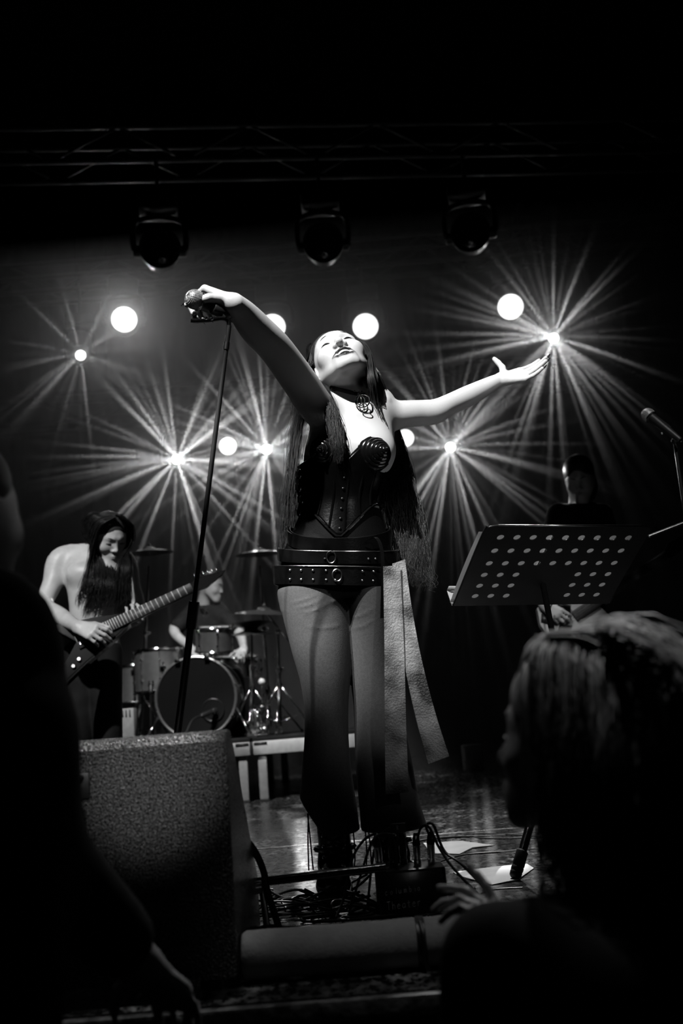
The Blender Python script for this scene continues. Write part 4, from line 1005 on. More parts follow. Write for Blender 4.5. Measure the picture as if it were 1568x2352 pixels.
for k in range(6): MB().box(LG_(-.083, -.022 + .0088 * k, .035), (.018, .0062, .006), AX, .0012).build('saddle', M['chrome'], br)
for (u, v) in ((-.12, -.085), (-.155, -.105)): MB().lathe(LG_(u, v, .022), gw, [(.010, 0), (.010, .010), (.008, .014), (.001, .014)], 14).build('knob', M['metal'], gt)

# ================================================================== drum kit on the riser
def drum(name, label, c, axis, R_, H_, lugs, headmat, hoops=M['chrome'], shell=M['shell'], group=None, hoopr=.008):
    """c = centre, axis = towards the batter head"""
    t = thing(name, label, 'drum', np.asarray(c) - nrm(axis) * H_ / 2, group); a, b, ax = frame(axis)
    MB().lathe(c, ax, [(R_, -H_ / 2), (R_, H_ / 2), (R_ - .008, H_ / 2), (R_ - .008, -H_ / 2)], 40).build('shell', shell, t)
    for e, nm in ((1, 'batter_head'), (-1, 'resonant_head')):
        MB().lathe(c + ax * e * (H_ / 2 - .001), ax * e, [(R_ - .002, 0), (R_ - .004, .003), (.001, .0035)], 40).build(nm, headmat, t)
        MB().ring(c + ax * e * (H_ / 2 + .002), ax, R_ + hoopr * .8, hoopr, 44, 8).build('hoop', hoops, t)
    for k in range(lugs):
        x = 2 * math.pi * (k + .3) / lugs; d = math.cos(x) * a + math.sin(x) * b
        lg = MB(); lg.rod(c + d * (R_ + .012) - ax * (H_ / 2 + .004), c + d * (R_ + .012) + ax * (H_ / 2 + .004), .0028, 6); lo_ = lg.build('tension_rod', M['chrome'], t)
        for e in (-1, 1):
            MB().ball(c + d * (R_ + .008) + ax * e * H_ * .26, (.010, .010, .012), 8).build('lug', M['chrome'], lo_)
            MB().ball(c + d * (R_ + .012) + ax * e * (H_ / 2 + .008), .007, 8).build('rod_head', M['chrome'], lo_)
    return t
def toZ(p, z): p = np.array(p, float); p[2] = z; return p
bc = P(449, 1597, 7.0); bc[2] = RZ + .298
bd = drum('bass_drum', 'large bass drum with a black front head facing the audience', bc + np.array([0, .22, 0]), (0, -1, .0), .272, .42, 8, M['skinhead'], M['shell'], M['shell'], None, .009)
MB().ring(bc + np.array([.115, -.004, -.095]), (0, 1, 0), .075, .004, 32, 6).build('port_ring', M['dmetal'], bd)
MB().lathe(bc + np.array([.115, -.0035, -.095]), (0, -1, 0), [(.073, 0), (.001, .0008)], 28).build('port_hole', M['skinhead'], bd)
for e in (-1, 1):
    a0 = bc + np.array([e * .262, .10, -.09]); a1 = np.array([bc[0] + e * .37, bc[1] - .03, RZ + .012]); sp_ = MB().rod(a0, a1, .008, 8).build('spur', M['chrome'], bd); MB().ball(a1, .012, 8).build('spur_tip', M['rubber'], sp_)
for x in (-.115, .09):
    c_ = bc + np.array([x, .0, math.sqrt(.283 ** 2 - x * x)]); MB().box(c_, (.035, .045, .022), None, .004).build('claw', M['chrome'], bd)
tc_ = P(491, 1468, 7.2)
drum('rack_tom', 'small rack tom above the bass drum catching a bright streak', tc_, nrm((.06, -.16, 1)), .128, .165, 6, M['clearhead'], group=None)
arm = thing('tom_holder', 'chrome tom arm between the bass drum and the rack tom', 'drum hardware', bc + np.array([.06, .2, .28])); MB().tube(crom([bc + np.array([.08, .22, .272]), bc + np.array([.10, .24, .33]), tc_ + np.array([-.06, .17, -.02])], 10), .010, 8).build('arm', M['chrome'], arm)
MB().box(bc + np.array([.08, .22, .285]), (.05, .06, .03), None, .006).build('mount', M['chrome'], arm)
def floor_tom(px, py, Y, R_, H_, label):
    c = P(px, py, Y); t = drum('floor_tom', label, c, (0, 0, 1), R_, H_, 8, M['clearhead'], group='floor toms')
    for k in range(3):
        x = 2 * math.pi * k / 3 + .9; d = np.array([math.cos(x), math.sin(x), 0]); l_ = MB().tube([c + d * (R_ + .02) + (0, 0, .05), c + d * (R_ + .02) + (0, 0, -H_ / 2 - .02), toZ(c + d * (R_ + .05), RZ + .01)], .007, 8).build('leg', M['chrome'], t)
        MB().ball(toZ(c + d * (R_ + .05), RZ + .012), .013, 8).build('foot', M['rubber'], l_)
        MB().box(c + d * (R_ + .018), (.04, .04, .05), None, .006).build('bracket', M['chrome'], t)
    return t
floor_tom(364, 1541, 7.52, .175, .30, 'pale floor tom with chrome rim left of the bass drum')
floor_tom(309, 1572, 7.95, .150, .28, 'second floor tom, half hidden at the far left of the kit')
sn = P(545, 1530, 7.75); drum('snare_drum', 'shallow snare drum behind the bass drum', sn, nrm((.05, -.12, 1)), .178, .14, 8, M['clearhead'], M['chrome'], M['metal'])
def tripod(t, top, base, r=.011, spread=.26, coll=.33, mat=None):
    mat = mat or M['chrome']; top, base = np.asarray(top, float), np.asarray(base, float); ax = nrm(top - base); L_ = np.linalg.norm(top - base)
    MB().rod(base + ax * .06, base + ax * L_ * .62, r * 1.25, 10).build('lower_tube', mat, t)
    MB().rod(base + ax * L_ * .60, top, r * .85, 10).build('upper_tube', mat, t)
    cl = MB().lathe(base + ax * L_ * .60, ax, [(.014, 0), (.021, .004), (.021, .036), (.014, .040)], 12).build('clamp', mat, t)
    c_ = base + ax * L_ * .60 + ax * .02; MB().ball(c_ + np.array([.030, -.018, 0]), (.012, .009, .012), 8).build('wing_nut', M['chrome'], cl)
    MB().lathe(base + ax * coll, ax, [(.016, 0), (.022, .004), (.022, .026), (.016, .030)], 12).build('leg_collar', mat, t)
    for k in range(3):
        x = 2 * math.pi * k / 3 + .5; d = np.array([math.cos(x), math.sin(x), 0]); f_ = base + d * spread
        lg = MB().rod(base + ax * coll + d * .016, f_ + (0, 0, .012), .0075, 8).build('leg', mat, t); MB().rod(base + ax * .09 + d * .014, base + ax * (coll * .5) * .5 + d * spread * .5 + (0, 0, .04), .005, 6).build('brace', mat, t)
        MB().ball(f_ + np.array([0, 0, .013]), .013, 8).build('rubber_foot', M['rubber'], lg)
def cymbal(t, c, ax, R_):
    MB().lathe(c, ax, [(R_, -.028), (R_ * .6, -.010), (.055, .0), (.045, .012), (.015, .022), (.001, .022), (.001, .020), (.014, .020), (.042, .010), (.054, -.002), (R_ * .6, -.012)], 40).build('cymbal', M['cymbal'], t)
    MB().rod(c - nrm(ax) * .03, c + nrm(ax) * .055, .004, 8).build('rod', M['chrome'], t); MB().lathe(c + nrm(ax) * .028, ax, [(.011, 0), (.013, .008), (.008, .016), (.001, .016)], 10).build('wing_nut', M['chrome'], t)
def cst(label, base, top, cym=None, boom=None, R_=.21, axis=(.1, -.12, 1)):
    b_ = P(*base); b_[2] = RZ; tp = P(*top); t = thing('cymbal_stand', label, 'cymbal stand', b_, 'cymbal stands'); tripod(t, tp, b_)
    if boom: MB().rod(P(*boom), P(*cym), .0065, 8).build('boom_arm', M['chrome'], t); MB().ball(tp, .018, 10).build('tilter', M['chrome'], t)
    if cym: cymbal(t, P(*cym), nrm(axis), R_)
    for f_ in (.38, .75):
        q = b_ + (tp - b_) * f_; MB().ball(q + np.array([-.03, -.02, 0]), .010, 8).build('wing_nut', M['chrome'], t)
    return t
cst('cymbal stand with a slanting boom arm beside the trouser leg', (644, 1688, 7.1), (638, 1452, 7.1), (606, 1401, 7.1), (664, 1474, 7.08))
cst('tall cymbal stand at the right end of the drum riser, behind the others', (621, 1680, 7.6), (597, 1300, 7.7), (595, 1265, 7.7), None, .19, (.0, -.05, 1))
cst('tall cymbal stand at the left end of the kit beside the floor toms', (322, 1690, 7.75), (342, 1300, 7.75), (343, 1262, 7.75), None, .19, (.0, -.05, 1))
hb = P(580, 1690, 7.15); hb[2] = RZ; hh = thing('hi_hat_stand', 'hi-hat stand with chrome pedal right of the bass drum', 'cymbal stand', hb); ht = P(577, 1442, 7.15); tripod(hh, ht, hb, .012, .22)
for dz, ax in ((.0, 1), (.022, -1)):
    cymbal(hh, ht + np.array([0, 0, dz - .02]), (.02, -.04, ax), .15)
MB().box(hb + np.array([.03, -.16, .035]), (.075, .24, .010), np.array([[1, 0, 0], [0, .97, .24], [0, -.24, .97]]), .003).build('pedal_plate', M['chrome'], hh)
MB().box(hb + np.array([.03, -.04, .10]), (.085, .015, .17), None, .004).build('pedal_frame', M['metal'], hh)
kp = bc + np.array([.17, .55, 0]); kp[2] = RZ
kpt = thing('bass_drum_pedal', 'chrome bass drum pedal on the riser beside the hi-hat stand', 'drum pedal', P(604, 1690, 7.0)); q0 = toZ(P(604, 1690, 7.0), RZ)
MB().box(q0 + np.array([0, -.03, .012]), (.09, .26, .014), None, .004).build('base_plate', M['metal'], kpt)
MB().box(q0 + np.array([0, -.06, .06]), (.075, .22, .010), np.array([[1, 0, 0], [0, .93, .37], [0, -.37, .93]]), .003).build('foot_board', M['chrome'], kpt)
for e in (-1, 1): MB().rod(q0 + (e * .04, .07, .012), q0 + (e * .035, .07, .20), .008, 8).build('post', M['chrome'], kpt)
MB().rod(q0 + (-.06, .07, .20), q0 + (.06, .07, .20), .008, 8).build('axle', M['chrome'], kpt); MB().rod(q0 + (0, .07, .20), q0 + (.01, .03, .36), .004, 8).build('beater_rod', M['chrome'], kpt); MB().ball(q0 + (.01, .03, .37), (.026, .026, .026), 10).build('beater', M['white'], kpt)
# clip-on and boom microphones of the kit
def small_mic(name, label, head, tail, stand_to=None):
    t = thing(name, label, 'microphone', (np.asarray(head) + np.asarray(tail)) / 2); ax = nrm(np.asarray(tail) - np.asarray(head)); L_ = np.linalg.norm(np.asarray(tail) - np.asarray(head))
    MB().lathe(head, ax, [(.012, -.006), (.020, .0), (.021, .03), (.017, .034), (.016, L_), (.008, L_ + .01)], 14).build('microphone_body', M['plastic'], t)
    MB().ring(np.asarray(head) + ax * .032, ax, .0205, .002, 18, 6).build('ring', M['chrome'], t)
    if stand_to is not None: MB().tube(crom([tail, (np.asarray(tail) + np.asarray(stand_to)) / 2 + np.array([0, 0, .05]), stand_to], 12), .006, 8).build('gooseneck', M['dmetal'], t)
small_mic('drum_microphone', 'short dark microphone at the hole of the bass drum', bc + np.array([.135, -.03, -.10]), bc + np.array([.06, -.16, -.13]), toZ(bc + np.array([-.05, -.30, 0]), RZ + .01))
small_mic('drum_microphone', 'dark microphone standing before the pale floor tom', P(347, 1566, 7.25), P(346, 1590, 7.2), toZ(P(346, 1690, 7.2), RZ + .01))
small_mic('drum_microphone', 'dark microphone reaching in over the rack tom', P(472, 1410, 7.1), P(462, 1398, 7.05), P(438, 1396, 7.0))
amp = thing('power_box', 'small pale metal box with dark slots at the foot of the drum kit', 'box', toZ(P(285, 1650, 7.0), RZ)); q = toZ(P(286, 1640, 7.0), 0); z_ = P(286, 1640, 7.0)[2]
bx_ = MB().box((q[0], q[1], (RZ + z_ + .035) / 2), (.15, .12, z_ + .035 - RZ), None, .006).build('case', M['alu'], amp)
for dx in (-.03, .0, .025, .05): MB().box((q[0] + dx, q[1] - .061, z_), (.010, .004, .05)).build('slot', M['rubber'], amp)

# drummer
dp = thing('person', 'drummer in a dark shirt seated behind the kit, seen in profile', 'person', toZ(P(470, 1600, 7.95), RZ))
dO = P(486, 1349, 7.9); dE, dU, dF = orient((.93, -.34, -.16), (.05, 0, 1))
dh, DL, _ = head_prims(dO, dE, dU, dF, 1.02, False, False, P(468, 1396, 7.95), (.056, .060))
drw = P(442, 1492, 7.55); db = dh + limb([P(440, 1408, 7.93), P(400, 1448, 7.80), drw], [.058, .042, .028], .03) + limb([P(505, 1410, 7.93), P(548, 1452, 7.85), P(560, 1490, 7.65)], [.058, .042, .028], .03)
db += [Loft(rowsz([(436, 512, 1400, 7.95, .09), (432, 516, 1440, 7.95, .11), (440, 508, 1500, 7.97, .11), (438, 510, 1540, 7.99, .12)])).prim(.03)]
h1, _, _ = hand_prims(drw, (.35, -.6, -.35), (.2, .2, -.9), True, [(.7, .9, .6)] * 4, sc=1.1); db += h1
h2, _, _ = hand_prims(P(560, 1490, 7.65), (-.1, -.7, -.3), (-.2, .2, -.9), False, [(.7, .9, .6)] * 4, sc=1.1); db += h2
seat_z = P(472, 1560, 8.0)[2]
dleg = limb([P(455, 1545, 7.98), toZ(P(425, 1560, 7.55), .85), toZ(P(430, 1600, 7.6), RZ + .08)], [.085, .062, .045], .03) + limb([P(492, 1545, 7.98), toZ(P(535, 1560, 7.6), .85), toZ(P(540, 1600, 7.62), RZ + .08)], [.085, .062, .045], .03)
dsk = sdf_mesh('body', db + dleg, .010, M['skin2'], dp)
sdf_mesh('shirt', [Loft(rowsz([(440, 508, 1392, 7.95, .085), (430, 518, 1405, 7.95, .105), (428, 520, 1445, 7.95, .122), (436, 512, 1500, 7.97, .122), (433, 515, 1545, 7.99, .132)])).prim(.03)] + limb([P(442, 1404, 7.93), P(408, 1440, 7.83)], [.066, .060], .03) + limb([P(503, 1404, 7.93), P(538, 1442, 7.87)], [.066, .060], .03), .011, M['dark'], dp)
sdf_mesh('trousers', [rc(a.lo, a.hi, 0, 0) for a in []] + [Loft(rowsz([(435, 513, 1530, 7.99, .135), (433, 515, 1565, 7.98, .14), (440, 508, 1590, 7.98, .13)])).prim(.03)] + limb([P(455, 1552, 7.98), toZ(P(425, 1560, 7.55), .85), toZ(P(430, 1600, 7.6), RZ + .06)], [.098, .078, .062], .03) + limb([P(492, 1552, 7.98), toZ(P(535, 1560, 7.6), .85), toZ(P(540, 1600, 7.62), RZ + .06)], [.098, .078, .062], .03), .012, M['jean'], dp)
DA = np.array([dE, dU, dF]); dl = lambda x, y, z: dO + 1.02 * (x * dE + y * dU + z * dF)
sdf_mesh('hair', [el(dl(0, .036, -.018), np.array([.080, .088, .102]), DA, .01), el(dl(0, -.03, .075), np.array([.09, .095, .072]), DA, .012, True), el(dl(0, -.12, -.03), np.array([.09, .07, .12]), DA, .012, True)], .008, M['hairgray'], dp)
brow_part(DL, 1.02, dsk, M['hair'], .019)
thr = toZ(P(474, 1600, 8.0), RZ); ds = thing('drum_throne', 'round padded drum stool under the drummer', 'stool', thr); zs = P(474, 1590, 8.0)[2] - .02
MB().lathe(toZ(thr, zs - .06), (0, 0, 1), [(.14, 0), (.165, .012), (.165, .05), (.14, .065), (.001, .066)], 28).build('seat', M['leather'], ds); tripod(ds, toZ(thr, zs - .05), thr, .013, .22, .2)
for (a_, b_, lb) in ((drw + np.array([.02, -.05, -.03]), P(500, 1478, 7.25), 'pale drumstick over the rack tom in the right hand of the drummer'), (P(560, 1494, 7.60), P(560, 1520, 7.35), 'pale drumstick in the left hand of the drummer')):
    t = thing('drumstick', lb, 'drumstick', (a_ + b_) / 2); d_ = nrm(b_ - a_); MB().tube([a_ - d_ * .10, a_, a_ + d_ * .26, a_ + d_ * .29], [.007, .007, .006, .003], 8).build('shaft', M['alu'], t); MB().ball(a_ + d_ * .295, .0055, 8).build('tip', M['white'], t)

# ================================================================== player behind the music stand
BY = 5.4
bp_ = thing('person', 'player in dark clothes with a pale patterned guitar behind the music stand', 'person', (P(1325, 1800, BY)[0], BY, 0))
bO = P(1330, 1098, BY - .06); bE, bU, bF = orient((-.30, -.80, -.45), (0, 0, 1)); bh, BL, _ = head_prims(bO, bE, bU, bF, 1.02, False, False, P(1330, 1160, BY + .02), (.056, .062))
bw = P(1248, 1388, BY - .33); bwl = P(1392, 1376, BY - .28)
bb = bh + [Loft(rowsz([(1290, 1372, 1165, BY, .07), (1270, 1392, 1185, BY, .10), (1272, 1390, 1250, BY, .12), (1282, 1380, 1330, BY, .11), (1280, 1382, 1400, BY, .115), (1280, 1382, 1440, BY, .115)])).prim(.03)]
bb += limb([P(1283, 1185, BY), P(1252, 1300, BY - .03), bw], [.06, .045, .028], .03) + limb([P(1380, 1185, BY), P(1412, 1300, BY - .02), bwl], [.06, .045, .028], .03)
h1, _, _ = hand_prims(bw, P(1276, 1408, BY - .36) - bw, (.2, .8, -.1), True, [(.5, .8, .5), (.55, .8, .5), (.6, .8, .5), (.65, .9, .5)], sc=1.05); bb += h1
h2, _, _ = hand_prims(bwl, P(1400, 1350, BY - .30) - bwl, (-.4, .5, .4), False, [(.6, .9, .6)] * 4, sc=1.12); bb += h2
f1, f2 = FL(1300, 1838), FL(1362, 1833)
bleg = lambda k: limb([P(1305, 1450, BY), P(1302, 1640, BY - .02), np.array([*f1[:2], .08])], [.09 * k, .062 * k, .048 * k], .03) + limb([P(1357, 1450, BY), P(1362, 1640, BY - .02), np.array([*f2[:2], .08])], [.09 * k, .062 * k, .048 * k], .03)
bsk = sdf_mesh('body', bb + bleg(.9), .009, M['skin2'], bp_); brow_part(BL, 1.02, bsk, M['hair'], .019)
sdf_mesh('shirt', [Loft(rowsz([(1300, 1362, 1158, BY, .065), (1268, 1394, 1182, BY, .11), (1267, 1395, 1250, BY, .135), (1276, 1386, 1330, BY, .125), (1272, 1390, 1420, BY, .135)])).prim(.03)] + limb([P(1284, 1184, BY), P(1252, 1300, BY - .03), P(1262, 1352, BY - .18)], [.07, .056, .045], .03) + limb([P(1379, 1184, BY), P(1412, 1300, BY - .02), P(1402, 1340, BY - .15)], [.07, .056, .045], .03), .010, M['dark'], bp_)
sdf_mesh('trousers', [Loft(rowsz([(1276, 1386, 1415, BY, .125), (1274, 1388, 1450, BY, .13), (1280, 1382, 1490, BY, .12)])).prim(.03)] + bleg(1.12), .011, M['dark'], bp_)
for f_ in (f1, f2):
    c = np.array([*f_[:2], 0]); sdf_mesh('shoe', [rc(c + (0, .0, .10), c + (0, -.01, .06), .05, .05, .02), rc(c + (0, -.02, .045), c + (-.01, -.15, .035), .042, .034, .03), el(c + (0, -.05, .012), (.048, .13, .012), None, .01)], .010, M['leather'], bp_)
BA = np.array([bE, bU, bF]); bl = lambda x, y, z: bO + 1.02 * (x * bE + y * bU + z * bF)
sdf_mesh('hair', [el(bl(0, .036, -.018), np.array([.084, .092, .106]), BA, .01), el(bl(0, -.06, -.05), np.array([.085, .11, .07]), BA, .03), el(bl(0, -.045, .10), np.array([.064, .108, .075]), BA, .012, True)], .008, M['hair'], bp_)
e0 = P(1316, 1420, BY - .30); e1 = P(1420, 1350, BY - .26); eu = nrm(e1 - e0); ew = np.array([0, -1., .15]); ew = nrm(ew - (ew @ eu) * eu); ev = np.cross(ew, eu); EX = np.array([eu, ev, ew])
eg = thing('electric_guitar', 'pale electric guitar with dark diamond patches behind the music stand', 'guitar', e0)
MB().prism([(.14, .05), (.05, .09), (-.02, .15), (-.13, .14), (-.17, .06), (-.17, -.06), (-.14, -.15), (-.03, -.16), (.05, -.09), (.16, -.11), (.15, -.05)], e0, EX, .04).build('guitar_body', M['paint'], eg)
for (u, v, a_, b_) in ((-.020, .060, .045, .055), (-.085, -.030, .050, .042), (-.012, -.105, .035, .040), (-.130, .070, .030, .035)):
    MB().prism([(u + a_, v), (u, v + b_), (u - a_, v), (u, v - b_)], e0 + ew * .021, EX, .004).build('dark_patch', M['plastic'], eg)
MB().prism([(.0, -.028), (.0, .028), (.62, .022), (.62, -.022)], e0 + ew * .030, EX, .014).build('neck', M['board'], eg)
MB().prism([(.62, -.025), (.62, .025), (.66, .045), (.80, .03), (.80, -.02)], e0 + ew * .026, EX, .014).build('headstock', M['guitar'], eg)
for k in range(4): MB().rod(e0 + eu * -.10 + ev * (-.018 + .012 * k) + ew * .04, e0 + eu * .66 + ev * (-.015 + .010 * k) + ew * .04, .0008, 4).build('string', M['metal'], eg)
MB().tube(crom([P(1268, 1384, BY - .42), P(1262, 1400, BY - .42), P(1262, 1415, BY - .42), P(1266, 1445, BY - .40), P(1272, 1520, BY - .3)], 16), .005, 6).build('guitar_lead', M['cable'], eg)

# ================================================================== music stand
def solve_plate():
    best = None
    for ya in np.linspace(2.9, 3.3, 21):
        for dbr in np.linspace(-.2, .35, 23):
            for dtl in np.linspace(-.30, .30, 25):
                bl, brr, tl = P(1040, 1391, ya), P(1396, 1386, ya + dbr), P(1116, 1206, ya + dtl)
                W_, H_ = brr - bl, tl - bl; w_, h_ = np.linalg.norm(W_), np.linalg.norm(H_)
                tr = bl + W_ + H_; d = tr - CAM; zc = d @ FWD; tx = 784 + FPX * (d @ RGT) / zc
                c = abs(W_ @ H_) / (w_ * h_) * 2 + abs(w_ - .50) * 3 + abs(h_ - .345) * 3 + abs(tx - 1466) / 200
                if best is None or c < best[0]: best = (c, bl, W_, H_)
    return best[1:]
mbl, mW, mH = solve_plate(); mn = nrm(np.cross(mW, mH))
if mn[1] > 0: mn = -mn                                  # towards the audience
ms = thing('music_stand', 'black perforated music stand carrying sheets of paper, right of the singer', 'music stand', (mbl + mW / 2) * np.array([1, 1, 0]))
pl = MB(); nc, nr_ = 11, 7; us = [0] + [.113 + .097 * (i + .5) - .097 for i in range(10)] + [1]; vs_ = [0, .19, .33, .47, .62, .78, .94, 1.0]
vc = [.125, .26, .40, .545, .70, .86]
q = lambda u, v: mbl + mW * u + mH * v
for j in range(7):
    for i in range(11):
        u0, u1, v0, v1 = us[i], us[i + 1], vs_[j], vs_[j + 1]
        col_ = i - 1; hole = 0 <= col_ <= 8 and j <= 5 and (j >= 3 or col_ <= 2 or col_ >= 6)
        if not hole:
            if j == 6 and i in (0, 10):                 # rounded upper corners
                s_ = 1 if i == 0 else -1; cu = u1 if i == 0 else u0
                pts = [q(u1, v0), q(u0, v0)] if i == 0 else [q(u1, v0), q(u0, v0)]
                arc = [q(cu - s_ * (u1 - u0) * math.cos(t), v0 + (v1 - v0) * math.sin(t)) for t in np.linspace(0, math.pi / 2, 7)]
                pl.add([q(cu, v0)] + arc, [tuple(range(8))])
            else: pl.add([q(u0, v0), q(u1, v0), q(u1, v1), q(u0, v1)], [(0, 1, 2, 3)])
            continue
        cu, cv = .113 + .097 * col_, vc[j]; ru, rv = .0105 / np.linalg.norm(mW), .0105 / np.linalg.norm(mH)
        N_ = 16; outer, innr = [], []
        for k in range(N_):
            t = 2 * math.pi * k / N_ + math.pi / N_ * 0; c_, s_ = math.cos(t), math.sin(t); m_ = max(abs(c_), abs(s_))
            ou = cu + (c_ / m_) * ((u1 - cu) if c_ > 0 else (cu - u0)); ov = cv + (s_ / m_) * ((v1 - cv) if s_ > 0 else (cv - v0))
            outer.append(q(ou, ov)); innr.append(q(cu + ru * c_, cv + rv * s_))
        pl.add(outer + innr, [(k, (k + 1) % N_, N_ + (k + 1) % N_, N_ + k) for k in range(N_)])
plo = pl.build('desk_plate', M['dmetal'], ms, smooth=False); md = plo.modifiers.new('thick', 'SOLIDIFY'); md.thickness = .003; md.offset = 0
MB().tube(crom([q(.0, .0), q(.0, .90), q(.022, .975), q(.075, 1.0)], 16), .0026, 8).build('rolled_edge', M['dmetal'], ms)
MB().tube([q(.07, 1.0), q(.93, 1.0)], .0028, 8).build('rolled_edge', M['metal'], ms)
bk = -mn
ledge = MB(); lw = nrm(mW); ledge.ribbon([q(-.01, .005) + bk * .028, q(1.01, .005) + bk * .028], bk * .028, nrm(mH), .004)
ledge.ribbon([q(-.01, .035) + bk * .055, q(1.01, .035) + bk * .055], nrm(mH) * .010, bk, .003); ledge.build('ledge', M['alu'], ms)
for (u0, u1, v1, off, lb) in ((-.020, .395, .905, .006, 'sheet of music at the left of the music stand, its edge showing'), (.37, .44, .90, .012, 'narrow folded sheet in the middle of the music stand'), (.43, .985, .875, .008, 'sheet of music at the right of the music stand')):
    t = thing('sheet_music', lb, 'paper', q(u0, .02), 'papers on the music stand')
    for k in range(1):
        MB().ribbon([q(u0 + .006 * k, .022) + bk * (off + .004 * k), q(u0 + .01 * k, v1 * .5) + bk * (off + .006 * k + .004), q(u0 + .004 * k, v1 - .01 * k) + bk * (off + .004 * k)], [mW * 0.0001] * 3, bk, .001) if False else None
        m_ = MB(); n_ = 8; V_ = []; F_ = []
        for a_ in range(n_ + 1):
            v_ = .022 + (v1 - .022 - .012 * k) * a_ / n_; o_ = bk * (off + .004 * k + .006 * math.sin(a_ / n_ * 3.1))
            V_ += [q(u0 + .006 * k, v_) + o_, q(u1, v_) + o_]
            if a_: F_.append((2 * a_ - 2, 2 * a_ - 1, 2 * a_ + 1, 2 * a_))
        m_.add(V_, F_); o_ = m_.build('page', M['page'], t)
pole_top = q(.5, .30) + bk * .012; pole_bot = np.array([P(1338, 1700, 3.12)[0], 3.14, .02])
MB().box(q(.5, .30) + bk * .012, (.09, .012, .09), np.array([lw, bk, nrm(mH)]), .003).build('desk_bracket', M['dmetal'], ms)
pd = nrm(pole_bot - pole_top); MB().rod(pole_top, pole_top + pd * .55, .009, 12).build('upper_tube', M['dmetal'], ms); MB().rod(pole_top + pd * .5, pole_bot + np.array([0, 0, .12]), .0125, 12).build('lower_tube', M['dmetal'], ms)
MB().rod(pole_top + pd * .48, pole_top + pd * .55, .018, 12).build('clutch', M['plastic'], ms)
ft = FL(1184, 2022); hubp = np.array([pole_bot[0], pole_bot[1], .52])
MB().lathe(hubp - np.array([0, 0, .02]), (0, 0, 1), [(.018, 0), (.026, .005), (.026, .04), (.018, .045)], 14).build('leg_collar', M['plastic'], ms)
fdirs = [nrm((ft - pole_bot) * np.array([1, 1, 0]))]; a0 = math.atan2(fdirs[0][1], fdirs[0][0]); rad_ = np.linalg.norm((ft - pole_bot)[:2])
for k in range(3):
    d = np.array([math.cos(a0 + 2.094 * k), math.sin(a0 + 2.094 * k), 0]); f_ = np.array([pole_bot[0], pole_bot[1], .012]) + d * rad_; h_ = hubp + d * .02
    ax = nrm(h_ - f_); lg = MB().rod(f_ + ax * .03, h_, .0125, 14).build('leg', M['gloss'], ms)
    MB().lathe(f_, ax, [(.012, -.006), (.0165, .0), (.0175, .010), (.0160, .013), (.0175, .016), (.0175, .024), (.0160, .027), (.0175, .030), (.0170, .070), (.013, .074)], 18).build('rubber_foot', M['rubber'], lg)

# ================================================================== microphone and stands at the right edge
mh, mt = P(1488, 953, 3.70), P(1535, 990, 3.66)
rm = microphone(mh, mh + nrm(mt - mh) * .18, 'silver-headed microphone on the stand at the right edge')
rs = thing('microphone_stand', 'microphone stand with a bent neck at the right edge', 'microphone stand', (P(1640, 1900, 3.70)[0], 3.70, 0))
MB().tube(crom([P(1512, 972, 3.69), P(1530, 976, 3.69), P(1542, 988, 3.69), P(1547, 1004, 3.69), P(1549, 1016, 3.69)], 16), .0055, 10).build('bent_neck', M['metal'], rs)
MB().lathe(P(1524, 980, 3.69), nrm(mt - mh), [(.014, -.03), (.0165, -.028), (.0165, .025), (.014, .027)], 16).build('microphone_clip', M['plastic'], rs)
MB().ball(P(1549, 1013, 3.69), .014, 10).build('joint', M['dmetal'], rs); MB().rod(P(1549, 1013, 3.69), P(1566, 1013, 3.66), .004, 8).build('joint_screw', M['chrome'], rs)
for px, py in ((1520, 994), (1530, 990)): MB().ball(P(px, py, 3.68), .008, 8).build('screw', M['chrome'], rs)
p0_ = P(1549, 1016, 3.69); dd = nrm(P(1570, 1160, 3.70) - p0_); pb_ = p0_ + dd * ((.03 - p0_[2]) / dd[2])
MB().rod(p0_, p0_ + dd * .7, .0065, 10).build('upper_tube', M['dmetal'], rs); MB().rod(p0_ + dd * .68, pb_, .0095, 10).build('lower_tube', M['dmetal'], rs)
MB().lathe(pb_ * np.array([1, 1, 0]), (0, 0, 1), [(.125, .0), (.128, .006), (.120, .016), (.03, .026), (.016, .040), (.001, .041)], 32).build('round_base', M['dmetal'], rs)
bs = thing('microphone_stand', 'thin boom arm of a stand reaching in from beyond the right edge', 'microphone stand', (P(1650, 1900, 3.35)[0], 3.35, 0))
q0 = P(1490, 1232, 3.35); q1 = P(1655, 1168, 3.38); MB().rod(q0, q1, .0055, 10).build('boom_arm', M['metal'], bs)
MB().rod(q1 + np.array([0, 0, .03]), np.array([q1[0], q1[1], .03]), .0095, 10).build('pole', M['dmetal'], bs); MB().lathe(np.array([q1[0], q1[1], 0]), (0, 0, 1), [(.125, .0), (.128, .006), (.120, .016), (.03, .026), (.001, .041)], 32).build('round_base', M['dmetal'], bs)
MB().ball(q1, .02, 10).build('swivel', M['dmetal'], bs)

